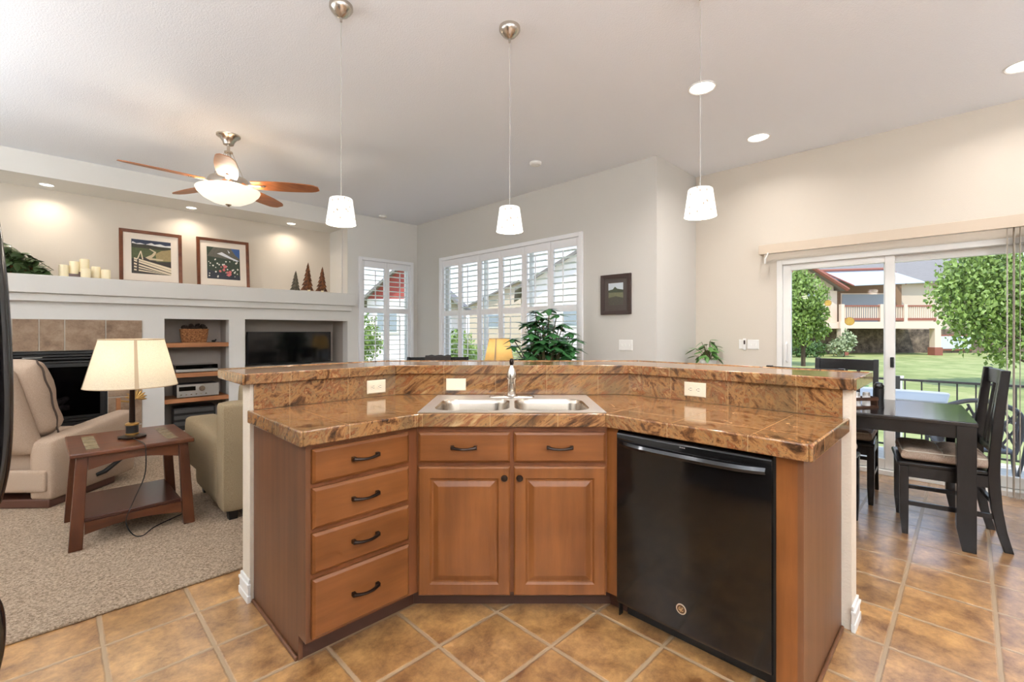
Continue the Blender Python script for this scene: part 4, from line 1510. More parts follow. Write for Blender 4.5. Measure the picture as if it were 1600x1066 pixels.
def framed(label, loc, tilt, Wf, Hf, fw, mw, kind, fm, mm, rz=0, group=None):
    t = thing('framed_picture', label, 'picture', loc, rz, group)
    t.rotation_euler = (R(tilt), 0, rz)
    g = G()
    prof = lambda x0, x1, z0, z1: g.panel(x0, x1, z0, z1, [(0, 0.02), (0, 0), (0.006, -0.006)])
    d0, d1 = -0.012, 0.018
    g.prism([(-Wf / 2, d0), (-Wf / 2 + fw, d0 + 0.006), (-Wf / 2 + fw, d1), (-Wf / 2, d1)], 0, Hf)
    g.prism([(Wf / 2, d0), (Wf / 2 - fw, d0 + 0.006), (Wf / 2 - fw, d1), (Wf / 2, d1)], 0, Hf)
    for z, s in ((0, 1), (Hf, -1)):
        pts = [(d0, z), (d0 + 0.006, z + s * fw), (d1, z + s * fw), (d1, z)]
        g.loft([[(x, p[0], p[1]) for p in pts] for x in (-Wf / 2 + fw * 0.5, Wf / 2 - fw * 0.5)])
    g.build('frame', fm, t, bevel=0.002)
    G().box((-Wf / 2 + fw - 0.004, 0.004, fw - 0.004), (Wf / 2 - fw + 0.004, 0.008, Hf - fw + 0.004)).build('mat', mm, t)
    x0, x1, z0, z1 = -Wf / 2 + fw + mw, Wf / 2 - fw - mw, fw + mw * 1.15, Hf - fw - mw
    w_, h_ = x1 - x0, z1 - z0
    g = G()
    lay = [0.0035]
    def P_(mi, pts):
        g.mi = mi
        lay[0] -= 0.00012
        g.poly([(x0 + w_ * min(1, max(0, u)), lay[0], z0 + h_ * min(1, max(0, v))) for u, v in pts])
    rnd = random.Random(3)
    if kind == 'fence':
        mats = [plain('print_meadow', srgb(74, 84, 48), 0.4, var=0.5, vscale=40), plain('print_sky', srgb(44, 52, 74), 0.4), plain('print_snow', srgb(216, 216, 214), 0.4), plain('print_forest', srgb(52, 50, 38), 0.4, var=0.4, vscale=60), plain('print_road', srgb(196, 178, 146), 0.4), plain('print_rail', srgb(220, 204, 176), 0.4), plain('print_shadow', srgb(46, 38, 32), 0.4), plain('print_straw', srgb(152, 134, 92), 0.4, var=0.3, vscale=60)]
        P_(0, [(0, 0), (1, 0), (1, 1), (0, 1)])
        P_(1, [(0, 0.86), (1, 0.86), (1, 1), (0, 1)])
        P_(2, [(0, 0.86), (0.03, 0.93), (0.12, 0.88), (0.22, 0.9), (0.35, 0.87), (0.5, 0.93), (0.58, 0.89), (0.72, 0.92), (0.85, 0.88), (1, 0.9), (1, 0.84), (0, 0.84)])
        P_(3, [(0, 0.76), (0, 0.88), (0.15, 0.86), (0.35, 0.87), (0.7, 0.84), (1, 0.83), (1, 0.74)])
        P_(7, [(0.62, 0.4), (0.6, 0.62), (0.75, 0.72), (1, 0.78), (1, 0.42)])
        P_(6, [(0, 0), (0, 0.42), (0.3, 0.5), (0.65, 0.38), (1, 0.4), (1, 0)])
        P_(4, [(0.34, 0.48), (0.5, 0.58), (0.56, 0.66), (0.44, 0.74), (0.46, 0.755), (0.62, 0.67), (0.58, 0.57), (0.5, 0.48), (0.8, 0.46), (0.78, 0.42), (0.45, 0.42)])
        for k, (a, b) in enumerate(((0.46, 0.22), (0.40, 0.14), (0.31, 0.05), (0.22, -0.06), (0.13, -0.14))):
            P_(5, [(0.06, a), (1.0, b + 0.0), (1.0, b - 0.07), (0.06, a - 0.045)])
        for x_ in (0.12,):
            P_(6, [(x_, 0.05), (x_ + 0.05, 0.05), (x_ + 0.06, 0.46), (x_ + 0.02, 0.46)])
        P_(5, [(0.13, 0.42), (0.16, 0.42), (0.24, 0.66), (0.22, 0.67)])
        P_(5, [(0.26, 0.42), (0.29, 0.42), (0.24, 0.67), (0.22, 0.66)])
    elif kind == 'flower':
        mats = [plain('print_flowers', srgb(54, 66, 52), 0.4, var=0.6, vscale=90), plain('print_blue', srgb(58, 92, 150), 0.4), plain('print_rock', srgb(98, 94, 84), 0.4, var=0.4, vscale=50), plain('print_snow_bank', srgb(216, 220, 226), 0.4), plain('print_pink', srgb(206, 110, 110), 0.4), plain('print_white', srgb(222, 218, 206), 0.4), plain('print_dusk', srgb(48, 52, 62), 0.4, var=0.4, vscale=50)]
        P_(0, [(0, 0), (1, 0), (1, 1), (0, 1)])
        P_(2, [(0, 0.7), (0.2, 1), (1, 1), (1, 0.62)])
        P_(1, [(0.72, 1), (1, 1), (1, 0.68), (0.86, 0.8)])
        P_(3, [(0.3, 0.8), (0.45, 0.86), (0.72, 0.72), (0.98, 0.62), (0.9, 0.6), (0.6, 0.7)])
        P_(3, [(0.62, 0.95), (0.7, 0.86), (0.66, 0.84)])
        P_(6, [(0, 0), (1, 0), (1, 0.14), (0.5, 0.2), (0, 0.28)])
        for k in range(44):
            u, v = rnd.uniform(0.04, 0.94), rnd.uniform(0.05, 0.62)
            s_ = rnd.uniform(0.012, 0.03)
            c = 4 if (abs(u - 0.45) < 0.12 and abs(v - 0.32) < 0.1) or (abs(u - 0.68) < 0.1 and abs(v - 0.18) < 0.08) else 5
            if c == 4:
                s_ *= 1.8
            P_(c, [(u + s_ * math.cos(q_ * 1.047), v + s_ * math.sin(q_ * 1.047)) for q_ in range(6)])
    else:
        mats = [plain('print_field', srgb(112, 112, 86), 0.4, var=0.3, vscale=60), plain('print_pale_sky', srgb(196, 206, 214), 0.4), plain('print_trees', srgb(64, 72, 54), 0.4, var=0.4, vscale=80), plain('print_ground', srgb(74, 72, 62), 0.4, var=0.4, vscale=80)]
        P_(0, [(0, 0), (1, 0), (1, 1), (0, 1)])
        P_(1, [(0, 0.64), (1, 0.6), (1, 1), (0, 1)])
        P_(2, [(0, 0.58), (0, 0.68), (0.3, 0.72), (0.45, 0.84), (0.6, 0.74), (1, 0.68), (1, 0.56)])
        P_(3, [(0, 0), (1, 0), (1, 0.32), (0.5, 0.4), (0, 0.34)])
    g.build('print', mats, t)
    return t


framed('large walnut-framed print of a rail fence and winding road on the ledge', (0.83, 6.94, NZ + 0.004), -6, 0.60, 0.645, 0.036, 0.075, 'fence', frame_brown, mat_board, 0, 'framed prints on the mantel')
framed('walnut-framed print of mountain flowers below a snowy slope on the ledge', (1.585, 6.94, NZ + 0.004), -6, 0.60, 0.655, 0.036, 0.075, 'flower', frame_brown, mat_board, 0, 'framed prints on the mantel')
framed('small dark-framed landscape picture on the wall beside the wide window', (WX - 0.019, 2.72, 1.474), 0, 0.372, 0.436, 0.042, 0.052, 'small', frame_dark, mat_dark, R(-90))


def tin_tree(label, x, y, H, Wd, m, rz):
    t = thing('tree_figurine', label, 'figurine', (x, y, NZ), R(rz), 'tree figurines on the mantel')
    prof = [(0.0, H)]
    n = 6
    for i in range(n):
        u = (i + 1) / n
        prof.append((Wd / 2 * u * 0.95 + 0.006, H * (1 - u * 0.93)))
        if i < n - 1:
            prof.append((Wd / 2 * u * 0.62 + 0.004, H * (1 - u * 0.93) + 0.006))
    half = prof
    g = G()
    for sg in (-1, 1):             # two leaves folded back along the spine
        M = Matrix.Rotation(sg * R(22), 4, 'Z')
        pts = [(sg * px, 0, pz) for px, pz in half] + [(0, 0, H * 0.07)]
        rings = [[M @ Vector((p[0], -0.003, p[2])) for p in pts], [M @ Vector((p[0], 0.003, p[2])) for p in pts]]
        g.loft(rings)
    g.build('tree_plate', m, t)
    G().box((-Wd * 0.36, -0.035, 0), (Wd * 0.36, 0.05, 0.012)).build('base', m, t)
    G().box((-0.012, -0.005, 0.012), (0.012, 0.008, H * 0.3)).build('trunk', m, t)
    return t


tin_tree('smallest grey-brown tin tree figurine, left of the three', 2.40, 6.70, 0.29, 0.15, tin_grey, 0)
tin_tree('tallest rusty tin tree figurine, middle of the three', 2.585, 6.74, 0.43, 0.20, rust, 0)
tin_tree('medium rusty tin tree figurine, right of the three', 2.775, 6.70, 0.385, 0.19, rust, 0)
for x, lab in ((2.585, 'clear glass votive cup in front of the tallest tin tree'), (2.775, 'clear glass votive cup in front of the right tin tree')):
    t = thing('votive_cup', lab, 'votive', (x - 0.02, 6.655, NZ + 0.0), 0, 'votives among the tin trees')
    G().lathe([(0, 0), (0.022, 0), (0.028, 0.055), (0.026, 0.055), (0.02, 0.006), (0, 0.006)], k=18).build('cup', clear, t, smooth=True)
    G().lathe([(0, 0.007), (0.018, 0.007), (0.02, 0.03), (0, 0.03)], k=16).build('candle', wax, t, smooth=True)

# ------------------------------------------------------------------ living room furniture
et = thing('end_table', 'cherry wood end table with slate inlays and lower shelf on the carpet', 'end table', (0.355, 3.985, 0.014), R(1))
tw, td, th = 0.30, 0.335, 0.566
g = G().box((-tw, -td, th - 0.026), (tw, td, th))
g.build('table_top', cherry, et, bevel=0.006)
for x0, x1 in ((-0.225, -0.165), (0.165, 0.225)):
    g = G()
    for k in range(4):
        g.box((x0, -0.24 + k * 0.12, th), (x1, -0.128 + k * 0.12, th + 0.0012))
    g.build('slate_inlay', slate, et)
def arch_rail(g, p0, p1, z_top, z_side, z_mid, t_):
    """apron board between two points whose lower edge is arched"""
    n = 12
    a, b = Vector((*p0, 0)), Vector((*p1, 0))
    nrm = (b - a).cross(Vector((0, 0, 1))).normalized() * t_ / 2
    rings = []
    for i in range(n + 1):
        u = i / n
        p = a.lerp(b, u)
        zl = z_side + (z_mid - z_side) * math.sin(math.pi * u)
        rings.append([p - nrm + Vector((0, 0, zl)), p + nrm + Vector((0, 0, zl)), p + nrm + Vector((0, 0, z_top)), p - nrm + Vector((0, 0, z_top))])
    g.loft(rings)
lx, ly = 0.245, 0.285
for sx in (-1, 1):
    for sy in (-1, 1):
        G().bar([(sx * (lx + 0.03), sy * (ly + 0.012), 0), (sx * lx, sy * ly, th - 0.027)], [0.062, 0.052], [0.05, 0.045]).build('leg', cherry_v, et, bevel=0.004)
for sy in (-1, 1):
    g = G()
    arch_rail(g, (-lx + 0.026, sy * ly), (lx - 0.026, sy * ly), th - 0.027, 0.455, 0.49, 0.022)
    g.build('apron', cherry, et)
for sx in (-1, 1):
    g = G()
    arch_rail(g, (sx * lx, -ly + 0.024), (sx * lx, ly - 0.024), th - 0.027, 0.455, 0.49, 0.022)
    g.build('apron', cherry, et)
g = G().box((-lx + 0.01, -ly + 0.0, 0.150), (lx - 0.01, ly - 0.0, 0.170))
g.build('lower_shelf', plain('dark_cherry', srgb(72, 40, 30), 0.22), et, bevel=0.003)
for sy in (-1, 1):
    g = G()
    arch_rail(g, (-lx + 0.01, sy * (ly + 0.004)), (lx - 0.01, sy * (ly + 0.004)), 0.150, 0.078, 0.108, 0.022)
    g.build('shelf_rail', cherry, et)


def table_lamp(label, x, y, z, rz, hb, r0, r1, hs, sm, power, cord=True):
    t = thing('table_lamp', label, 'lamp', (x, y, z), rz)
    g = G().lathe([(0, 0), (0.078, 0), (0.08, 0.012), (0.06, 0.016), (0.046, 0.02), (0, 0.02)], k=8)
    g.build('base', bronze, t, bevel=0.002)
    g = G()
    g.mi = 0
    g.lathe([(0, 0.02), (0.034, 0.02), (0.034, 0.085), (0, 0.085)], k=24)
    g.mi = 1
    g.lathe([(0.034, 0.02), (0.037, 0.022), (0.037, 0.03), (0.034, 0.032)], k=24)
    g.lathe([(0.034, 0.082), (0.038, 0.084), (0.038, 0.094), (0.02, 0.102), (0, 0.104)], k=24)
    g.build('font', [black_sat, brass], t, smooth=True)
    G().lathe([(0, 0.1), (0.017, 0.1), (0.014, hb - 0.02), (0.018, hb - 0.01), (0.0, hb)], k=20).build('column', bronze, t, smooth=True)
    g = G().lathe([(0, hb - 0.012), (0.014, hb - 0.012), (0.014, hb + 0.05), (0, hb + 0.05)], k=16)
    g.build('socket', brass, t, smooth=True)
    n = 40
    rings = [[(r * math.cos(2 * math.pi * j / n), r * math.sin(2 * math.pi * j / n), zz) for j in range(n)] for r, zz in ((r0, hb), (r0 + (r1 - r0) * 0.5, hb + hs * 0.5), (r1, hb + hs))]
    s = G().loft(rings, True, False).build('lamp_shade', sm, t, smooth=True)
    g = G()
    for r, zz in ((r0, hb), (r1, hb + hs)):
        g.tube([(r * math.cos(2 * math.pi * j / 40), r * math.sin(2 * math.pi * j / 40), zz) for j in range(41)], 0.0035, 5)
    for k in range(4):
        a = R(k * 90 - 20)
        c, s_ = math.cos(a), math.sin(a)
        d = Vector((-s_, c, 0)) * 0.011
        p0, p1 = Vector((c * (r0 + 0.002), s_ * (r0 + 0.002), hb)), Vector((c * (r1 + 0.002), s_ * (r1 + 0.002), hb + hs))
        g.poly([p0 - d, p0 + d, p1 + d * 0.7, p1 - d * 0.7])
    g.build('seam_band', shade_trim, s)
    g = G()
    for k in range(3):
        a = R(k * 120)
        g.tube([(0, 0, hb + hs - 0.012), (r1 * math.cos(a), r1 * math.sin(a), hb + hs)], 0.002, 5)
    g.tube([(0.02, 0, hb + 0.02), (0.05, 0, hb + hs * 0.5), (0.0, 0, hb + hs - 0.01)], 0.002, 5)
    g.build('harp', brass, t)
    point_light('table_lamp_bulb', (x, y, z + hb + hs * 0.5), power, (1, 0.84, 0.64), 0.03)
    return t


lx_, ly_ = cw(-2.54, 3.06)
lamp = table_lamp('lit table lamp with cream linen shade on the cherry end table', lx_, ly_, 0.5815, R(20), 0.345, 0.247, 0.172, 0.31, shade_m, 2.0)
cpts = [(-0.02, -0.07, 0.006), (0.03, -0.2, 0.004), (0.05, -0.275, 0.002), (0.055, -0.305, -0.03), (0.05, -0.312, -0.15), (0.015, -0.315, -0.28), (-0.03, -0.318, -0.42), (-0.02, -0.325, -0.52), (0.02, -0.32, -0.556), (0.1, -0.27, -0.562), (0.2, -0.05, -0.562)]
Mi = Matrix.Rotation(R(-20), 4, 'Z')
def smooth_path(pts, n=6):
    P = [Vector(p) for p in pts]
    out = []
    for i in range(len(P) - 1):
        a, b, c, d = P[max(i - 1, 0)], P[i], P[i + 1], P[min(i + 2, len(P) - 1)]
        for k in range(n):
            t = k / n
            out.append(0.5 * ((2 * b) + (c - a) * t + (2 * a - 5 * b + 4 * c - d) * t * t + (3 * b - a - 3 * c + d) * t ** 3))
    return out + [P[-1]]
# the cord drops over the front edge of the table
ex, ey = 0.355, 3.985
cord = [Vector((p[0] + lx_, 0, p[2])) for p in cpts]
wp = [(lx_, ly_ - 0.07, 0.5875), (lx_ + 0.02, 3.75, 0.5855), (lx_ + 0.03, 3.652, 0.586), (lx_ + 0.035, 3.63, 0.55), (lx_ + 0.03, 3.625, 0.40), (lx_ - 0.02, 3.625, 0.26), (lx_ - 0.06, 3.622, 0.14), (lx_ - 0.03, 3.62, 0.05), (lx_ + 0.02, 3.63, 0.022), (lx_ + 0.1, 3.75, 0.021), (lx_ + 0.3, 3.9, 0.021)]
g = G().tube([Mi @ (Vector(p) - Vector((lx_, ly_, 0.5815))) for p in smooth_path(wp)], 0.0032, 6)
g.build('cord', black_sat, lamp)

# recliner, seen from behind and to its right.  local +y is the way it faces
rcx, rcy = cw(-3.75, 3.66)
rec = thing('recliner_chair', 'beige upholstered recliner with loose back pillow, facing the fireplace', 'recliner', (rcx, rcy, 0.014), R(-43))
G().box((-0.42, -0.38, 0.0), (0.40, 0.20, 0.065)).build('base', plain('recliner_base', srgb(92, 58, 44), 0.5), rec, bevel=0.01)
G().pad((0.60, 0.78, 0.30), 0.07, T((0, 0.06, 0.29)), 0.02).build('seat', rec_m, rec, smooth=True)
for sx in (-1, 1):
    def arm_fn(p, e):
        # arm rises to the front and rounds over
        return Vector((p.x, p.y, p.z + (0.05 * (e.y + 0.3) if p.z > 0 else 0)))
    a_ = G().pad((0.17, 0.78, 0.47), 0.04, T((sx * 0.345, 0.0, 0.29)), 0.0, fn=arm_fn).build('arm', rec_m, rec, smooth=True)
def back_fn(p, e):
    return Vector((p.x * (1 - 0.05 * (e.z + 1)), p.y, p.z))
G().pad((0.62, 0.13, 0.66), 0.06, T((0, -0.43, 0.70), (17, 0, 0)), fn=back_fn).build('backrest', rec_m, rec, smooth=True)
G().pad((0.80, 0.05, 0.16), 0.02, T((0, -0.385, 0.20))).build('back_skirt', rec_m, rec, smooth=True)
def pil_fn(p, e):
    b = 1 + 0.07 * math.sin(e.z * 5.5) * (1 if p.y > 0 else 0.4)
    return Vector((p.x * (1 + 0.02 * math.sin(e.z * 7)), p.y * b, p.z))
pl = G().pad((0.66, 0.24, 0.60), 0.12, T((0, -0.29, 0.78), (15, 0, 0)), fn=pil_fn, cuts=12).build('back_pillow', rec_m, rec, smooth=True)
M = T((0, -0.29, 0.78), (15, 0, 0))
for sx in (-1, 1):
    pts = []
    for k in range(25):
        a = math.pi * (k / 24) - math.pi / 2
        pts.append(M @ Vector((sx * (0.30 + 0.04 * math.cos(a)), 0.006 * math.sin(9 * a), 0.295 * math.sin(a))))
    G().tube(pts, 0.006, 6).build('piping', piping_m, pl, smooth=True)
hd = G().tube([(0.43, -0.02, 0.13), (0.462, 0.02, 0.145), (0.47, 0.22, 0.225)], [0.014, 0.018, 0.016], 10)
hd.build('recline_lever', black_sat, rec, smooth=True)

# loveseat: local x along its length from the near end, y the way it faces
so = thing('loveseat', 'olive beige upholstered loveseat seen from behind beside the end table', 'sofa', (0.79, 3.50, 0.014), R(0))
SL = 1.62
G().pad((SL, 0.18, 0.73), 0.028, T((SL / 2, 0.09, 0.425))).build('back_frame', sofa_m, so, smooth=True)
G().pad((SL - 0.3, 0.62, 0.34), 0.05, T((SL / 2, 0.47, 0.25))).build('seat_deck', sofa_m, so, smooth=True)
for x in (0.08, SL - 0.08):
    def af(p, e):
        return Vector((p.x - (0.075 * (e.y + 1) / 2 if x < 0.5 and p.x < 0 and p.z > -0.1 else 0), p.y, p.z + (0.035 * (e.y) if p.z > 0 else 0)))
    G().pad((0.16, 0.72, 0.52), 0.045, T((x, 0.50, 0.32)), fn=af).build('arm', sofa_m, so, smooth=True)
for k in range(2):
    x = 0.165 + (SL - 0.33) * (k + 0.5) / 2
    G().pad(((SL - 0.34) / 2, 0.58, 0.17), 0.06, T((x, 0.50, 0.49)), 0.025).build('seat_cushion', sofa_m, so, smooth=True)
    G().pad(((SL - 0.32) / 2, 0.22, 0.50), 0.085, T((x, 0.27, 0.70), (8, 0, 0)), fn=lambda p, e: Vector((p.x, p.y * (1 + 0.05 * math.sin(e.x * 6)), p.z - 0.02 * e.x * e.x * (1 if p.z > 0 else 0)))).build('back_cushion', sofa_m, so, smooth=True)
for x in (0.07, SL - 0.07):
    for y in (0.06, 0.80):
        G().bar([(x, y, 0), (x, y, 0.075)], [0.05, 0.065], [0.05, 0.065]).build('foot', black_sat, so)

# small ornament behind the end table
orn = thing('brass_ornament', 'small golden fan-shaped ornament on a wooden post by the hearth', 'ornament', (0.56, 6.30, 0.014), R(10))
G().bar([(-0.09, 0, 0), (-0.09, 0, 0.58)], 0.035, 0.035).build('post', oak, orn, bevel=0.004)
g = G()
for k in range(9):
    a = R(-10 + k * 22)
    M = T((0.06, 0, 0.56), (90, 0, 0)) @ Matrix.Rotation(a, 4, 'Z')
    add_leaf(g, M, 0.10, 0.034, 0.05, 4)
g.build('fan', brass, orn)
G().tube([(-0.09, 0, 0.55), (0.0, 0, 0.53), (0.06, 0, 0.56)], 0.01, 8).build('arm', brass, orn)

# window side: gold lamp on a small table, schefflera, chair
stx, sty = cw(-0.16, 5.75)
st = thing('side_table', 'small dark side table under the gold-shaded lamp by the wide window', 'side table', (stx, sty, 0.014))
G().box((-0.22, -0.22, 0.54), (0.22, 0.22, 0.565)).build('table_top', black_paint, st, bevel=0.004)
for sx in (-1, 1):
    for sy in (-1, 1):
        G().bar([(sx * 0.18, sy * 0.18, 0), (sx * 0.18, sy * 0.18, 0.54)], 0.035, 0.035).build('leg', black_paint, st)
table_lamp('gold-shaded table lamp glowing in front of the wide window', stx, sty, 0.5805, R(50), 0.345, 0.185, 0.128, 0.275, shade_warm, 1.8)

plx, ply = cw(0.35, 4.9)
sc_ = thing('umbrella_plant', 'large umbrella plant with glossy leaves in front of the wide window', 'plant', (plx, ply, 0.014))
G().lathe([(0, 0), (0.15, 0), (0.2, 0.40), (0.205, 0.42), (0.185, 0.42), (0.17, 0.36), (0, 0.36)], k=28).build('pot', pot_w, sc_, smooth=True)
g = G()
gs = G()
random.seed(21)
tops = []
for i in range(84):
    a = random.uniform(0, 2 * math.pi)
    rr = 0.30 * math.sqrt(random.random())
    zt = 0.92 + (1.52 - 0.92) * random.random() * (1 - 0.75 * (rr / 0.30) ** 2)
    tops.append((rr * math.cos(a), rr * math.sin(a), zt))
# cam-left and cam-right side sprays
for lx2, zt in ((-0.34, 1.2), (-0.33, 1.12), (0.33, 1.2), (0.34, 1.1), (0.27, 1.27), (-0.1, 1.5), (0.05, 1.52), (0.13, 1.46), (-0.2, 1.36), (0.2, 1.36)):
    tops.append((lx2 / S2, -lx2 / S2, zt))
for (x, y, z) in tops:
    b = Vector((x * 0.15, y * 0.15, 0.36))
    m = Vector((x * 0.45, y * 0.45, 0.36 + (z - 0.36) * 0.6))
    gs.tube(smooth_path([b, m, (x, y, z)], 4), [0.006] * 9, 5)
    tilt = Vector((x, y, 0)) * 70
    for k in range(8):
        M = T((x, y, z)) @ Matrix.Rotation(R(k * 45 + random.uniform(-8, 8)), 4, 'Z') @ Matrix.Rotation(R(random.uniform(-14, 28)), 4, 'Y')
        add_leaf(g, M, random.uniform(0.11, 0.155), random.uniform(0.056, 0.074), 0.14, 5)
g.build('foliage', leaf_m, sc_, smooth=True)
gs.build('stem', stem_m, sc_, smooth=True)

spx, spy = 5.02, 2.01
pt = thing('plant_stand', 'white wooden stand under the small potted plant by the return wall', 'plant stand', (spx, spy, 0))
G().lathe([(0, 0.83), (0.15, 0.83), (0.15, 0.85), (0, 0.85)], k=28).build('stand_top', white, pt, bevel=0.003)
for k in range(3):
    a = R(k * 120 + 30)
    G().bar([(0.15 * math.cos(a), 0.15 * math.sin(a), 0), (0.1 * math.cos(a), 0.1 * math.sin(a), 0.83)], 0.028, 0.028).build('leg', white, pt)
sp_ = thing('potted_plant', 'small leafy plant in a white pot in the corner by the patio door', 'plant', (spx, spy, 0.8505))
g = G().lathe([(0, 0), (0.065, 0), (0.085, 0.12), (0.088, 0.13), (0.078, 0.13), (0.07, 0.1), (0, 0.1)], k=26)
g.build('pot', pot_w, sp_, smooth=True)
g = G()
gs = G()
for i in range(34):
    a = random.uniform(0, 2 * math.pi)
    el = random.uniform(8, 78)
    r_ = random.uniform(0.06, 0.16)
    p = Vector((r_ * math.cos(a) * math.cos(R(el)), r_ * math.sin(a) * math.cos(R(el)), 0.12 + (r_ + 0.08) * math.sin(R(el))))
    gs.tube([(0, 0, 0.1), p * 0.6 + Vector((0, 0, 0.06)), p], 0.0025, 5)
    M = T(p) @ Matrix.Rotation(a + random.uniform(-0.5, 0.5), 4, 'Z') @ Matrix.Rotation(R(random.uniform(-25, 35)), 4, 'Y')
    add_leaf(g, M, random.uniform(0.09, 0.14), random.uniform(0.05, 0.075), 0.3, 5)
g.build('foliage', leaf_s, sp_, smooth=True)
gs.build('stem', stem_m, sp_)
# ------------------------------------------------------------------ dining set
TR = R(5)
tb = thing('dining_table', 'black wooden dining table with square tapered legs by the patio door', 'table', (4.141, 0.599, 0), TR)
tx, ty = 0.435, 0.60
G().box((-tx, -ty, 0.735), (tx, ty, 0.76)).build('table_top', tabletop_m, tb, bevel=0.005)
g = G()
for s in (-1, 1):
    g.box((-tx + 0.09, s * (ty - 0.045) - 0.011, 0.655), (tx - 0.09, s * (ty - 0.045) + 0.011, 0.735))
    g.box((s * (tx - 0.045) - 0.011, -ty + 0.09, 0.655), (s * (tx - 0.045) + 0.011, ty - 0.09, 0.735))
g.build('apron', black_paint, tb)
for sx in (-1, 1):
    for sy in (-1, 1):
        x, y = sx * (tx - 0.048), sy * (ty - 0.048)
        G().bar([(x + sx * 0.012, y + sy * 0.012, 0), (x, y, 0.13), (x, y, 0.735)], [0.06, 0.085, 0.085], [0.06, 0.085, 0.085]).build('leg', black_paint, tb, bevel=0.003)


def make_chair(name, label, cat, loc, rz, group, cushion=True, Wd=0.46, hgt=1.06):
    """local +y is the way the chair faces"""
    t = thing(name, label, cat, loc, rz, group)
    hx = Wd / 2 - 0.025
    G().prism([(-Wd / 2, 0.225), (Wd / 2, 0.225), (Wd / 2 - 0.02, -0.20), (-Wd / 2 + 0.02, -0.20)], 0.435, 0.462).build('seat', black_paint, t, bevel=0.008)
    for s in (-1, 1):
        G().bar([(s * hx, 0.185, 0), (s * hx, 0.19, 0.12), (s * hx, 0.19, 0.434)], [0.03, 0.042, 0.044], [0.03, 0.042, 0.044]).build('leg', black_paint, t, bevel=0.002)
        path = [(-0.275, 0), (-0.245, 0.12), (-0.224, 0.25), (-0.215, 0.38), (-0.213, 0.46), (-0.218, 0.60), (-0.23, 0.75), (-0.245, 0.90), (-0.262, hgt)]
        G().bar([(s * (hx - 0.005), y, z) for y, z in path], 0.034, [0.04, 0.044, 0.05, 0.052, 0.052, 0.048, 0.046, 0.044, 0.04]).build('leg', black_paint, t, bevel=0.003)
    g = G()
    g.box((-hx + 0.02, 0.175, 0.365), (hx - 0.02, 0.195, 0.434))
    g.box((-hx + 0.02, -0.22, 0.365), (hx - 0.02, -0.20, 0.434))
    for s in (-1, 1):
        g.box((s * hx - 0.01, -0.195, 0.365), (s * hx + 0.01, 0.17, 0.434))
    g.build('seat_apron', black_paint, t)
    for s in (-1, 1):
        G().box((s * hx - 0.009, -0.225, 0.185), (s * hx + 0.009, 0.175, 0.212)).build('stretcher', black_paint, t)
    G().box((-hx + 0.018, -0.242, 0.235), (hx - 0.018, -0.224, 0.262)).build('stretcher', black_paint, t)
    g = G()
    rings = []
    for i in range(11):
        u = i / 5 - 1
        y = -0.262 - 0.018 * (1 - u * u)
        x = u * (hx - 0.02)
        zb = hgt - 0.095
        rings.append([(x, y - 0.01, zb), (x, y + 0.012, zb), (x, y + 0.008, hgt - 0.004), (x, y - 0.014, hgt - 0.004)])
    G().loft(rings).build('top_rail', black_paint, t, bevel=0.004)
    G().box((-hx + 0.018, -0.232, 0.56), (hx - 0.018, -0.214, 0.60)).build('lower_rail', black_paint, t)
    for k in range(3):
        x = (k - 1) * 0.085
        G().bar([(x, -0.223, 0.60), (x, -0.245, 0.78), (x, -0.27, hgt - 0.09)], 0.024, 0.012).build('back_slat', black_paint, t)
    return t


def make_cushion(label, loc, rz):
    t = thing('chair_cushion', label, 'cushion', loc, rz, 'tufted cushions on the dining chairs')
    n = 28
    tl = [(-0.1, -0.1), (0.1, -0.1), (-0.1, 0.1), (0.1, 0.1)]
    def hh(x, y):
        e = max(abs(x) / 0.215, abs(y) / 0.205)
        z = 0.052 * max(0, 1 - e ** 9) ** 0.5
        for a, b in tl:
            d = math.hypot(x - a, y - b)
            z -= 0.030 * math.exp(-(d / 0.035) ** 2)
        z -= 0.022 * math.exp(-(x / 0.025) ** 2) + 0.022 * math.exp(-(y / 0.025) ** 2) if e < 0.98 else 0
        return max(z, 0.001)
    g = G()
    for s in (1, -1):
        V = []
        for i in range(n + 1):
            row = []
            for j in range(n + 1):
                x = 0.215 * math.sin((i / n - 0.5) * math.pi)
                y = 0.205 * math.sin((j / n - 0.5) * math.pi)
                row.append(g.bm.verts.new((x, y, 0.034 + (hh(x, y) if s > 0 else -0.032 * max(0, 1 - max(abs(x) / 0.215, abs(y) / 0.205) ** 9) ** 0.5))))
            V.append(row)
        for i in range(n):
            for j in range(n):
                q = (V[i][j], V[i + 1][j], V[i + 1][j + 1], V[i][j + 1])
                g.bm.faces.new(q if s > 0 else q[::-1])
    bmesh.ops.remove_doubles(g.bm, verts=g.bm.verts[:], dist=0.0012)
    g.build('pad', cushion_m, t, smooth=True)
    g = G()
    loop = rrect(0, 0, 0.207, 0.197, 0.03, 0.066, 4)
    g.tube(loop + loop[:1], 0.0045, 6)
    for x0 in (0,):
        g.tube([(x0, -0.2, 0.052), (x0, -0.1, 0.070), (x0, 0, 0.058), (x0, 0.1, 0.070), (x0, 0.2, 0.052)], 0.003, 5)
        g.tube([(-0.2, x0, 0.052), (-0.1, x0, 0.070), (0, x0, 0.058), (0.1, x0, 0.070), (0.2, x0, 0.052)], 0.003, 5)
    g.build('piping', pipe_light, t, smooth=True)
    g = G()
    for a, b in tl:
        g.lathe([(0, 0.004), (0.008, 0.002), (0.009, 0)], (a, b, 0.034 + hh(a, b)), 10)
    g.build('tuft_button', cushion_m, t)
    return t


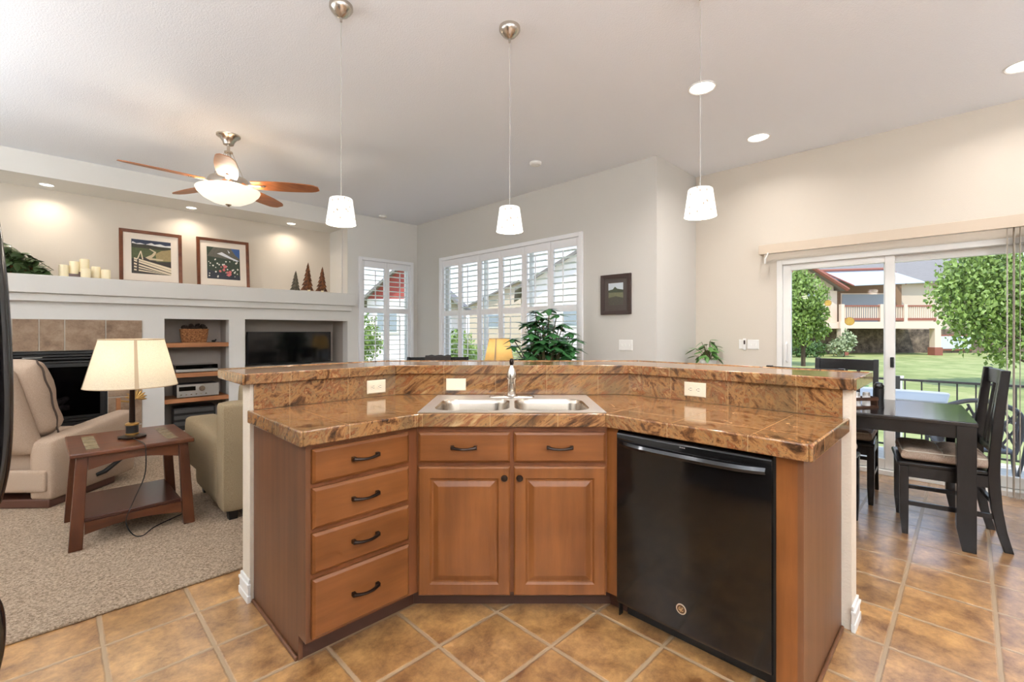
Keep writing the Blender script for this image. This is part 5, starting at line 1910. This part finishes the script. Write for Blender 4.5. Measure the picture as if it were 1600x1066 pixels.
chairs = [('black wooden dining chair in full view, pulled up to the near end of the table', 4.082, 0.142, 9),
          ('black wooden dining chair across the table, its back against the patio door', 4.47, 0.73, 92),
          ('black wooden dining chair mostly hidden behind the end of the island', 3.69, 0.758, -90)]
ch0 = make_chair('dining_chair', chairs[0][0], 'chair', (chairs[0][1], chairs[0][2], 0), R(chairs[0][3]), 'black dining chairs')
for lab, x, y, a in chairs[1:]:
    dup(ch0, (x, y, 0), R(a), lab)
cu0 = make_cushion('grey tufted cushion on the chair at the near end of the table', (4.082, 0.142, 0.4625), R(9))
dup(cu0, (4.47, 0.73, 0.4625), R(92), 'grey tufted cushion on the chair across the table')
dup(cu0, (3.69, 0.758, 0.4625), R(-90), 'grey tufted cushion on the chair behind the island end')

dk_caddy = wood('caddy_wood', srgb(58, 38, 28), srgb(84, 56, 40))
cd = thing('condiment_caddy', 'small dark wooden caddy on the dining table', 'caddy', (3.99, 0.53, 0.7605), R(-40))
g = G()
g.box((-0.085, -0.04, 0), (0.085, 0.04, 0.012)); g.box((-0.085, -0.04, 0.05), (0.085, -0.034, 0.072)); g.box((-0.085, 0.034, 0.05), (0.085, 0.04, 0.072))
g.box((-0.085, -0.034, 0.0), (-0.079, 0.034, 0.075)); g.box((0.079, -0.034, 0.0), (0.085, 0.034, 0.075))
g.build('tray', dk_caddy, cd)
for x, m_, nm, lab in ((-0.045, pot_w, 'salt_shaker', 'white shaker in the wooden caddy, nearer the island'), (0.03, pot_w, 'salt_shaker', 'white shaker in the wooden caddy, nearer the black mill')):
    c_ = Matrix.Rotation(R(-40), 4, 'Z') @ Vector((x, 0, 0))
    t = thing(nm, lab, 'shaker', (3.99 + c_.x, 0.53 + c_.y, 0.773), 0, 'shakers in the caddy')
    G().lathe([(0, 0), (0.024, 0), (0.022, 0.07), (0, 0.07)], k=18).build('jar', m_, t, smooth=True)
    G().lathe([(0, 0.07), (0.023, 0.07), (0.02, 0.092), (0, 0.096)], k=18).build('cap', silver, t, smooth=True)
c_ = Matrix.Rotation(R(-40), 4, 'Z') @ Vector((0.125, 0.0, 0))
t = thing('pepper_mill', 'black cylindrical pepper mill beside the wooden caddy on the table', 'pepper mill', (3.99 + c_.x, 0.53 + c_.y, 0.7605))
G().lathe([(0, 0), (0.03, 0), (0.027, 0.05), (0.03, 0.13), (0.0, 0.13)], k=20).build('body', black_sat, t, smooth=True)
G().lathe([(0, 0.131), (0.028, 0.131), (0.03, 0.15), (0.02, 0.17), (0, 0.175)], k=20).build('cap', black_gloss, t, smooth=True)

# dark chair by the far window, only its back shows over the bar
x_, y_ = cw(-0.92, 5.55)
make_chair('accent_chair', 'dark wooden chair by the window, only its curved top rail showing over the bar', 'chair', (x_, y_, 0.014), R(-45 + 184), None, Wd=0.80, hgt=0.952)
t = thing('throw_blanket', 'dark fringed throw folded over the top rail of the dark chair', 'blanket', (x_, y_, -0.019), R(-45 + 184))
rings = []
for i in range(9):
    x = -0.16 + i * 0.04 - 0.0
    w_ = 0.003 * math.sin(i * 1.9)
    rings.append([(x, -0.297 + w_, 0.80), (x, -0.303 + w_, 0.992), (x, -0.262, 1.000 + 0.004 * math.sin(i * 2.3)), (x, -0.244 - w_, 0.985), (x, -0.236 - w_, 0.80), (x, -0.232 - w_, 0.80), (x, -0.238 - w_, 0.992), (x, -0.262, 1.008 + 0.006 * math.sin(i * 2.3)), (x, -0.309 + w_, 0.998), (x, -0.303 + w_, 0.80)])
G().loft(rings).build('cloth', plain('throw_dark', srgb(64, 60, 58), 0.95, var=0.3, vscale=30), t, smooth=True)

# ------------------------------------------------------------------ vertical blinds over the patio door
vb = thing('vertical_blinds', 'cream vertical blinds bunched at one side of the patio door under a valance', 'blinds', (0, 0, 0))
g = G()
g.box((5.12, -0.75, 2.078), (5.132, 1.536, 2.172)); g.box((5.132, 1.524, 2.078), (DX, 1.536, 2.172))
g.build('valance', valance_m, vb, bevel=0.003)
G().box((5.175, -0.72, 2.085), (5.215, 1.50, 2.125)).build('head_rail', white, vb)
for k in range(11):
    y = -0.205 - k * 0.034
    tw_ = R(1.5 + 4 * math.sin(k * 2.1))
    c, s = math.cos(tw_) * 0.043, math.sin(tw_) * 0.043
    g = G()
    rings = []
    for z in (0.022, 2.085):
        rings.append([(5.195 - c, y - s, z), (5.195, y + 0.004, z), (5.195 + c, y + s, z), (5.195 + c, y + s - 0.0012, z), (5.195, y + 0.0028, z), (5.195 - c, y - s - 0.0012, z)])
    g.loft(rings)
    g.build('vane', vane_m, vb)
g = G()
for k in range(11):
    g.tube([(5.16, -0.205 - k * 0.034, 0.03), (5.16, -0.222 - k * 0.034, 0.018), (5.16, -0.239 - k * 0.034, 0.03)], 0.0022, 5)
g.build('bottom_chain', silver, vb)
G().tube([(5.11, 1.44, 2.085), (5.115, 1.47, 2.03), (5.125, 1.475, 1.98)], 0.008, 8).build('bracket_clip', white, vb, smooth=True)
for yy, zz, r_, lab in ((*[(0.97, 1.565)][0], 0.025, 'small yellow round suncatcher on the door glass, the higher one'), (*[(0.80, 1.385)][0], 0.035, 'larger yellow round suncatcher on the door glass, the lower one')):
    t = thing('suncatcher', lab, 'suncatcher', (5.305, yy, zz), R(-90), 'suncatchers on the patio door')
    G().lathe([(0, 0), (r_, 0), (r_, 0.004), (0, 0.004)], k=24, M=T((0, 0.0, 0), (90, 0, 0))).build('disc', amber, t)
    G().lathe([(r_, -0.001), (r_ + 0.004, 0.0), (r_ + 0.004, 0.005), (r_, 0.005)], k=24, M=T((0, 0, 0), (90, 0, 0))).build('rim', brass, t)
t = thing('floor_register', 'white slotted floor register on the tiles below the patio door', 'floor vent', (5.06, 0.02, 0.0005), R(90))
G().box((-0.15, -0.055, 0), (0.15, 0.055, 0.006)).build('plate', white, t, bevel=0.002)
g = G()
for k in range(10):
    g.box((-0.13 + k * 0.027, -0.035, 0.006), (-0.115 + k * 0.027, 0.035, 0.0068))
g.build('slot', black_sat, t)

# ------------------------------------------------------------------ refrigerator at the left edge
fr = thing('refrigerator', 'black refrigerator with bowed glossy handles, only a sliver in view', 'refrigerator', (-0.14, 1.25, 0))
G().box((-0.72, -0.48, 0.03), (-0.06, 0.42, 1.76)).build('cabinet_body', black_sat, fr, bevel=0.01)
for nm, z0, z1 in (('door', 0.86, 1.76), ('freezer_door', 0.04, 0.85)):
    rings = []
    for i in range(13):
        u = i / 6 - 1
        y = -0.03 + u * 0.45
        x = -0.004 + 0.016 * (1 - u * u)
        rings.append([(-0.058, y, z0), (x, y, z0), (x, y, z1), (-0.058, y, z1)])
    d_ = G().loft(rings).build(nm, black_gloss, fr, smooth=True)
    if nm == 'door':
        pth = [(0.012, 0.0, 0.90), (0.045, 0.0, 0.94), (0.064, 0.0, 0.99), (0.0735, 0.0, 1.06), (0.0765, 0, 1.16), (0.074, 0.0, 1.28), (0.068, 0.0, 1.40), (0.058, 0, 1.50), (0.040, 0, 1.60), (0.012, 0, 1.66)]
    else:
        pth = [(0.012, 0.0, 0.55), (0.045, 0.0, 0.62), (0.061, 0, 0.68), (0.067, 0.0, 0.735), (0.063, 0.0, 0.79), (0.045, 0, 0.82), (0.012, 0, 0.835)]
    G().tube(smooth_path(pth), 0.0105, 12).build('handle', plain('handle_black_' + nm, srgb(22, 20, 20), 0.12, 0.0, spec=0.8), d_, smooth=True)
for sx in (-0.65, -0.12):
    for sy in (-0.42, 0.36):
        G().lathe([(0, 0), (0.02, 0), (0.02, 0.03), (0, 0.03)], (sx, sy, 0), 12).build('foot', black_sat, fr)

# ------------------------------------------------------------------ outdoors
def ground_z(x, y):
    d = (x + y) / S2
    return -0.62 + 0.36 * max(0.0, min(1.0, (d - 6) / 24)) + max(0, d - 31) * 0.02
g = G()
n = 40
V = []
for i in range(n + 1):
    row = []
    for j in range(n + 1):
        a, b = -70 + 140 * i / n, 3 + 87 * (j / n) ** 1.4
        p = cw(a, b)
        row.append(g.bm.verts.new((p[0], p[1], ground_z(*p))))
    V.append(row)
for i in range(n):
    for j in range(n):
        g.bm.faces.new((V[i][j], V[i + 1][j], V[i + 1][j + 1], V[i][j + 1]))
# keep the turf out of the house
for f in list(g.bm.faces):
    c = f.calc_center_median()
struct(g.build('lawn', lawn_m, smooth=True), 'sunlit back lawn')
DZ = -0.18
g = G()
x = 5.47
while x < 7.35:
    g.box((x, -3.5, DZ - 0.04), (x + 0.137, 2.3, DZ))
    x += 0.143
g.box((5.47, -3.5, DZ - 0.3), (5.52, 2.3, DZ - 0.04)); g.box((7.30, -3.5, DZ - 0.3), (7.36, 2.3, DZ - 0.04))
g.box((5.52, 2.25, DZ - 0.3), (7.30, 2.30, DZ - 0.04)); g.box((5.52, -3.5, DZ - 0.3), (7.30, -3.45, DZ - 0.04))
for xx in (5.55, 7.25):
    for yy in (-3.3, 0, 2.15):
        g.box((xx - 0.05, yy - 0.05, -0.75), (xx + 0.05, yy + 0.05, DZ - 0.04))
struct(g.build('deck_floor', deck_m), 'pale wooden deck outside the patio door')
rl = thing('deck_railing', 'thin dark metal railing along the edge of the deck', 'railing', (7.24, 0, DZ))
G().box((-0.018, -3.4, 0.875), (0.018, 2.2, 0.90)).build('top_rail', rail_m, rl)
G().box((-0.012, -3.4, 0.08), (0.012, 2.2, 0.10)).build('bottom_rail', rail_m, rl)
bal = None
for k in range(33):
    y = -2.75 + k * 0.15
    if bal is None:
        bal = G().box((-0.007, -0.007, 0.10), (0.007, 0.007, 0.875)).build('baluster', rail_m, rl, loc=(0, y, 0))
    else:
        b = bal.copy(); COL.objects.link(b); b.location = (0, y, 0)
for y in (-3.0, -1.2, 0.62, 2.1):
    G().box((-0.025, y - 0.025, 0), (0.025, y + 0.025, 0.93)).build('post', rail_m, rl)
t = thing('garden_post', 'short white post standing on the lawn beyond the deck railing', 'post', (8.55, 0.75, -0.6))
G().box((-0.07, -0.07, 0), (0.07, 0.07, 1.22)).build('shaft', pot_w, t, bevel=0.006)
G().prism([(-0.085, -0.085), (0.085, -0.085), (0.085, 0.085), (-0.085, 0.085)], 1.22, 1.25).build('cap', pot_w, t, bevel=0.006)

pt_ = thing('patio_table', 'grey metal patio table outside the glass door', 'table', (6.52, 0.66, DZ))
G().loft([rrect(0, 0, 0.50, 0.50, 0.1, 0.765), rrect(0, 0, 0.51, 0.51, 0.1, 0.78), rrect(0, 0, 0.50, 0.50, 0.1, 0.792)]).build('table_top', patio_top, pt_, smooth=True)
G().tube([(p[0], p[1], 0.75) for p in rrect(0, 0, 0.47, 0.47, 0.1, 0)] + [(0.47, 0.37, 0.75)], 0.014, 8).build('rim', patio_m, pt_)
for sx in (-1, 1):
    for sy in (-1, 1):
        G().tube(smooth_path([(sx * 0.42, sy * 0.42, 0.75), (sx * 0.36, sy * 0.36, 0.5), (sx * 0.38, sy * 0.38, 0.2), (sx * 0.46, sy * 0.46, 0.0)]), 0.016, 8).build('leg', patio_m, pt_, smooth=True)


def patio_chair(label, x, y, rz):
    t = thing('patio_chair', label, 'patio chair', (x, y, DZ), rz, 'patio chairs on the deck')
    G().loft([rrect(0, 0, 0.24, 0.23, 0.06, 0.42), rrect(0, 0, 0.25, 0.24, 0.06, 0.435), rrect(0, 0, 0.24, 0.23, 0.06, 0.445)]).build('seat', patio_m, t, smooth=True)
    for sx in (-1, 1):
        G().tube(smooth_path([(sx * 0.22, 0.2, 0.43), (sx * 0.23, 0.23, 0.2), (sx * 0.25, 0.27, 0)]), 0.014, 8).build('leg', patio_m, t, smooth=True)
        G().tube(smooth_path([(sx * 0.22, -0.2, 0.43), (sx * 0.23, -0.24, 0.2), (sx * 0.25, -0.30, 0)]), 0.014, 8).build('leg', patio_m, t, smooth=True)
        G().tube(smooth_path([(sx * 0.25, -0.26, 0.62), (sx * 0.28, 0.0, 0.66), (sx * 0.27, 0.18, 0.62), (sx * 0.24, 0.2, 0.43)]), 0.016, 8).build('arm', patio_m, t, smooth=True)
    fr = smooth_path([(-0.23, -0.22, 0.43), (-0.26, -0.26, 0.62), (-0.24, -0.29, 0.78), (-0.12, -0.31, 0.855), (0, -0.315, 0.875), (0.12, -0.31, 0.855), (0.24, -0.29, 0.78), (0.26, -0.26, 0.62), (0.23, -0.22, 0.43)])
    b = G().tube(fr, 0.02, 8).build('back_frame', patio_m, t, smooth=True)
    g = G()
    f3 = lambda u, v: Vector((u, -0.225 - 0.1 * (v - 0.43) / 0.43, v))
    for k in range(-3, 4):
        x0 = k * 0.075
        g.tube([f3(max(-0.24, min(0.24, x0 - 0.09)), 0.47), f3(x0, 0.66), f3(max(-0.24, min(0.24, x0 + 0.08)), 0.84 - abs(x0) * 0.2)], 0.010, 6)
        g.tube([f3(max(-0.24, min(0.24, x0 + 0.09)), 0.47), f3(x0, 0.66), f3(max(-0.24, min(0.24, x0 - 0.08)), 0.84 - abs(x0) * 0.2)], 0.010, 6)
    g.build('back_lattice', patio_m, t, smooth=True)
    return t


patio_chair('grey lattice-backed patio chair with its back to the door, nearest the glass', 5.93, 0.0, R(-78))
patio_chair('grey lattice-backed patio chair seen through the vertical blinds', 6.35, -0.62, R(10))


def blob_tree(name, label, loc, blobs, nl, ls, m, tr=0.12, seed=1, group='trees outside', scale_z=1.0):
    rnd = random.Random(seed)
    t = thing(name, label, 'tree' if 'shrub' not in name else 'shrub', loc, 0, group)
    g = G()
    tot = sum(b[3] ** 2 for b in blobs)
    for bx, by, bz, br in blobs:
        for i in range(int(nl * br * br / tot)):
            d = Vector((rnd.gauss(0, 1), rnd.gauss(0, 1), rnd.gauss(0, 1))).normalized() * br * rnd.uniform(0.45, 1.06)
            p = Vector((bx, by, bz)) + d
            Mq = Matrix.Translation(p) @ Euler((rnd.uniform(0, 6.28), rnd.uniform(0, 6.28), rnd.uniform(0, 6.28))).to_matrix().to_4x4()
            L = ls * rnd.uniform(0.7, 1.3)
            g.poly([Mq @ Vector(q) for q in ((0, 0, 0), (L * 0.45, L * 0.32, 0.08 * L), (L, 0, 0), (L * 0.45, -L * 0.32, 0.08 * L))])
    g.build('crown', m, t)
    g = G()
    zt = max(b[2] for b in blobs)
    g.tube([(0, 0, -0.1), (0.02, 0, zt * 0.4), (0, 0.03, zt * 0.95)], [tr, tr * 0.8, tr * 0.3], 8)
    for bx, by, bz, br in blobs:
        g.tube([(0, 0, max(0.1, bz * 0.45)), (bx * 0.5, by * 0.5, bz * 0.75), (bx, by, bz)], [tr * 0.4, tr * 0.3, tr * 0.12], 6)
    g.build('trunk', bark, t)
    return t


def at(x, y):
    p = cw(x, y)
    return (p[0], p[1], ground_z(*p) - 0.02)


def cm(l):      # blobs given right / away / up of the trunk, turned to the house axes
    return [(*cw(a, b), c, r) for a, b, c, r in l]


blob_tree('maple_tree', 'bright green leafy tree at the right of the neighbour deck', at(16.6, 14.2),
          cm([(a - 1.6, b_, c, r) for a, b_, c, r in [(0, 0, 3.0, 1.2), (-0.9, 0, 2.7, 0.85), (0.9, 0.2, 3.1, 1.0), (-0.2, 0, 3.9, 0.9), (-0.6, 0.1, 1.75, 0.65), (0.5, 0, 1.75, 0.8), (-0.9, 0, 3.4, 0.6), (1.4, 0, 2.2, 0.9), (0.0, 0, 2.3, 0.9), (-1.25, 0, 2.3, 0.4), (0.25, 0, 1.15, 0.5), (-0.5, 0.2, 3.7, 0.9), (0.8, 0.3, 4.1, 1.0), (-1.2, 0.2, 3.1, 0.6), (1.9, 0.3, 3.4, 1.1)]]), 9500, 0.15, leaf_t, 0.12, 3)
blob_tree('maple_tree', 'green tree at the left of the neighbour deck, seen through the sliding panel', at(14.0, 22.0),
          cm([(0, 0, 3.3, 1.05), (-0.4, 0, 2.4, 0.9), (0.45, 0, 2.5, 0.7), (-0.2, 0, 4.1, 0.6), (0.7, 0, 1.75, 0.5), (-0.3, 0, 1.5, 0.6)]), 5200, 0.17, leaf_t, 0.1, 4)
blob_tree('flowering_shrub', 'pale flowering shrub against the stone wall under the neighbour deck', at(20.6, 28.4), cm([(0, 0, 0.8, 0.55), (0.35, 0, 1.0, 0.4), (-0.45, 0, 0.6, 0.5), (0.2, 0, 1.35, 0.25)]), 700, 0.2, plain('shrub_leaf', srgb(150, 160, 122), 0.7, var=0.4, vscale=5), 0.05, 5, 'shrubs by the neighbour house')
blob_tree('round_shrub', 'dark green shrub at the foot of the stone wall, below the left tree', at(18.0, 28.0), cm([(0, 0, 0.6, 0.65), (0.7, 0, 0.5, 0.5), (-0.6, 0, 0.55, 0.6)]), 700, 0.2, leaf_t2, 0.05, 6, 'shrubs by the neighbour house')
blob_tree('aspen_tree', 'green tree seen low through the left half of the narrow window', at(-6.3, 19.0), cm([(0, 0, 1.7, 0.8), (-0.6, 0, 1.3, 0.6), (0.5, 0, 1.2, 0.5), (-0.1, 0, 0.9, 0.7)]), 1500, 0.16, leaf_t, 0.07, 7)
blob_tree('aspen_tree', 'green tree seen low through the leftmost shutters of the wide window', at(-2.1, 17.0), cm([(0, 0, 1.2, 0.65), (-0.5, 0, 0.9, 0.5), (0.45, 0, 0.9, 0.5)]), 1200, 0.15, leaf_t, 0.06, 8)

# hedge of low shrubs just past the deck, left of the patio steps
blob_tree('boxwood_shrub', 'low green shrub right outside the left edge of the patio door', at(6.9, 10.2), cm([(0, 0, 0.4, 0.5), (0.5, 0, 0.4, 0.45), (-0.5, 0, 0.4, 0.45)]), 900, 0.1, leaf_t2, 0.04, 9, 'shrubs past the deck')

# neighbour house seen through the patio door; local x to the right, y away from us, z up
hp = cw(24.6, 30.0)
nh = thing('neighbour_house', 'beige neighbour house with raised redwood deck, stone base and pale awning', 'house', (hp[0], hp[1], -0.30), R(-45))
G().box((-9, 2.4, 0), (14, 2.7, 1.75)).build('stone_base', stone_m, nh)
G().box((-9, 2.6, 1.75), (14, 9, 5.2)).build('wall', siding, nh)
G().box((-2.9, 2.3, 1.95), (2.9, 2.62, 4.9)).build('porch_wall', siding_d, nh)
g = G()
# gabled wing at the left
g.prism([(-7.6, 0.6), (-3.1, 0.6), (-3.1, 2.7), (-7.6, 2.7)], 1.75, 4.6)
g.loft([[(-7.6, y, 4.6), (-3.1, y, 4.6), (-5.35, y, 6.1)] for y in (0.6, 2.7)])
g.build('gable_wing', siding, nh)
g = G()
for sg in (-1, 1):
    g.loft([[(-5.35, y, 6.2), (-5.35, y, 6.02), (-5.35 + sg * 2.75, y, 4.28), (-5.35 + sg * 2.75, y, 4.46)] for y in (0.1, 9)])
g.loft([[(-9.5, y, 5.0 + (y - 2.2) * 0.45) for y in (2.2, 8.8)] + [(-9.5, 8.8, 8.1), (-9.5, 2.2, 5.15)], [(14.5, y, 5.0 + (y - 2.2) * 0.45) for y in (2.2, 8.8)] + [(14.5, 8.8, 8.1), (14.5, 2.2, 5.15)]])
g.build('roof', roof_g, nh)
g = G()
for sg in (-1, 1):
    g.tube([(-5.35, 0.02, 6.08), (-5.35 + sg * 2.8, 0.02, 4.33)], 0.13, 6)
g.build('gable_fascia', redwood, nh)
g = G()
g.prism([(-3.35, 0.55), (-2.9, 0.55), (-2.9, 2.5), (-3.35, 2.5)], 1.75, 4.3)
g.build('corner_board', trim_h, nh)
for x0, x1, z0, z1, lab in ((-2.7, -1.85, 2.3, 4.2, 0), (-1.35, 1.6, 2.0, 4.2, 0), (1.75, 2.2, 2.2, 4.2, 0), (-4.9, -4.0, 2.5, 4.2, 1)):
    y = 2.24 if not lab else 0.54
    fr_ = G().box((x0 - 0.08, y, z0 - 0.08), (x1 + 0.08, y + 0.08, z1 + 0.08)).build('window', trim_h, nh)
    G().box((x0, y - 0.02, z0), (x1, y, z1)).build('pane', pane_m, fr_)
fr_ = G().box((5.0, 2.3, 0.25), (7.9, 2.42, 1.35)).build('window', redwood, nh)
G().box((5.12, 2.27, 0.37), (7.78, 2.3, 1.25)).build('pane', plain('bright_pane', srgb(206, 214, 222), 0.2), fr_)
dk = G().box((-3.3, -0.3, 1.78), (3.3, 2.3, 2.22)).build('deck', trim_h, nh)
G().box((-6.5, -0.1, 1.78), (-3.3, 2.3, 2.15)).build('deck_skirt', trim_h, nh)
G().box((-3.1, -0.22, 3.20), (3.1, -0.10, 3.30)).build('top_rail', redwood, nh)
G().box((-3.1, -0.24, 2.30), (3.1, -0.08, 2.46)).build('bottom_rail', redwood, nh)
bal = None
for k in range(44):
    x = -3.0 + k * 6.0 / 43
    if bal is None:
        bal = G().box((-0.03, -0.025, 2.46), (0.03, 0.025, 3.20)).build('baluster', trim_h, nh, loc=(x, -0.155, 0))
    else:
        b = bal.copy(); COL.objects.link(b); b.location = (x, -0.155, 0)
for x in (-3.1, -0.55, 1.0, 3.1):
    G().box((x - 0.11, -0.27, 2.22), (x + 0.11, -0.05, 3.36)).build('deck_post', trim_h, nh)
for x in (-3.05, 3.05):
    G().box((x - 0.2, -0.3, 0), (x + 0.2, 0.1, 1.78)).build('deck_column', trim_h, nh)
    G().box((x - 0.26, -0.36, 0), (x + 0.26, 0.16, 0.55)).build('column_base', redwood, nh)
g = G()
g.loft([[(-2.35, -0.3, 4.55), (2.3, -0.3, 4.75), (2.3, -0.3, 4.79), (-2.35, -0.3, 4.59)], [(-2.9, 2.2, 5.7), (1.9, 2.2, 5.85), (1.9, 2.2, 5.9), (-2.9, 2.2, 5.75)]])
g.build('awning', sail_m, nh)
g = G()
g.tube([(-2.95, 2.1, 5.85), (2.0, 2.1, 6.0)], 0.09, 8); g.tube([(2.0, 2.1, 6.0), (2.9, 1.9, 4.9)], 0.07, 8)
g.tube([(-2.95, 2.1, 5.85), (-2.4, -0.28, 4.57)], 0.05, 8)
g.build('awning_frame', redwood, nh)

# houses seen through the shutters
def plain_house(label, x, y, rz, w_, d_, h_, rise, ms, mr, gable, base=-0.3):
    p = cw(x, y)
    t = thing('neighbour_house', label, 'house', (p[0], p[1], base), R(-45) + R(rz), 'houses behind the shutters')
    G().box((-w_ / 2, 0, 0), (w_ / 2, d_, h_)).build('wall', ms, t)
    G().loft([[(-w_ / 2, yy, h_), (w_ / 2, yy, h_), (0, yy, h_ + rise)] for yy in (0, d_)]).build('gable', gable, t)
    g = G()
    for sg in (-1, 1):
        e = 0.5
        k = rise / (w_ / 2)
        g.loft([[(0, yy, h_ + rise + 0.18), (0, yy, h_ + rise), (sg * (w_ / 2 + e), yy, h_ - e * k), (sg * (w_ / 2 + e), yy, h_ - e * k + 0.18)] for yy in (-0.4, d_ + 0.4)])
    g.build('roof', mr, t)
    for xx in (-w_ * 0.26, w_ * 0.2):
        f_ = G().box((xx - 0.6, -0.06, h_ * 0.45), (xx + 0.6, 0.0, h_ * 0.45 + 1.3)).build('window', white, t)
        G().box((xx - 0.5, -0.08, h_ * 0.45 + 0.1), (xx + 0.5, -0.06, h_ * 0.45 + 1.2)).build('pane', pane_m, f_)
    return t


plain_house('white house with a red gable seen through the narrow window', -5.4, 24.0, 0, 4.4, 8, 3.3, 2.0, siding_w, roof_g, roof_r)
plain_house('pale house with a tall gable behind the right shutters of the wide window', 5.9, 24.0, 0, 10.5, 9, 4.0, 3.2, siding_w, roof_g, siding_w)
plain_house('small distant pale house behind the middle shutters of the wide window', 0.6, 42.0, 0, 9, 8, 3.6, 2.2, siding, roof_g, siding, 0.0)
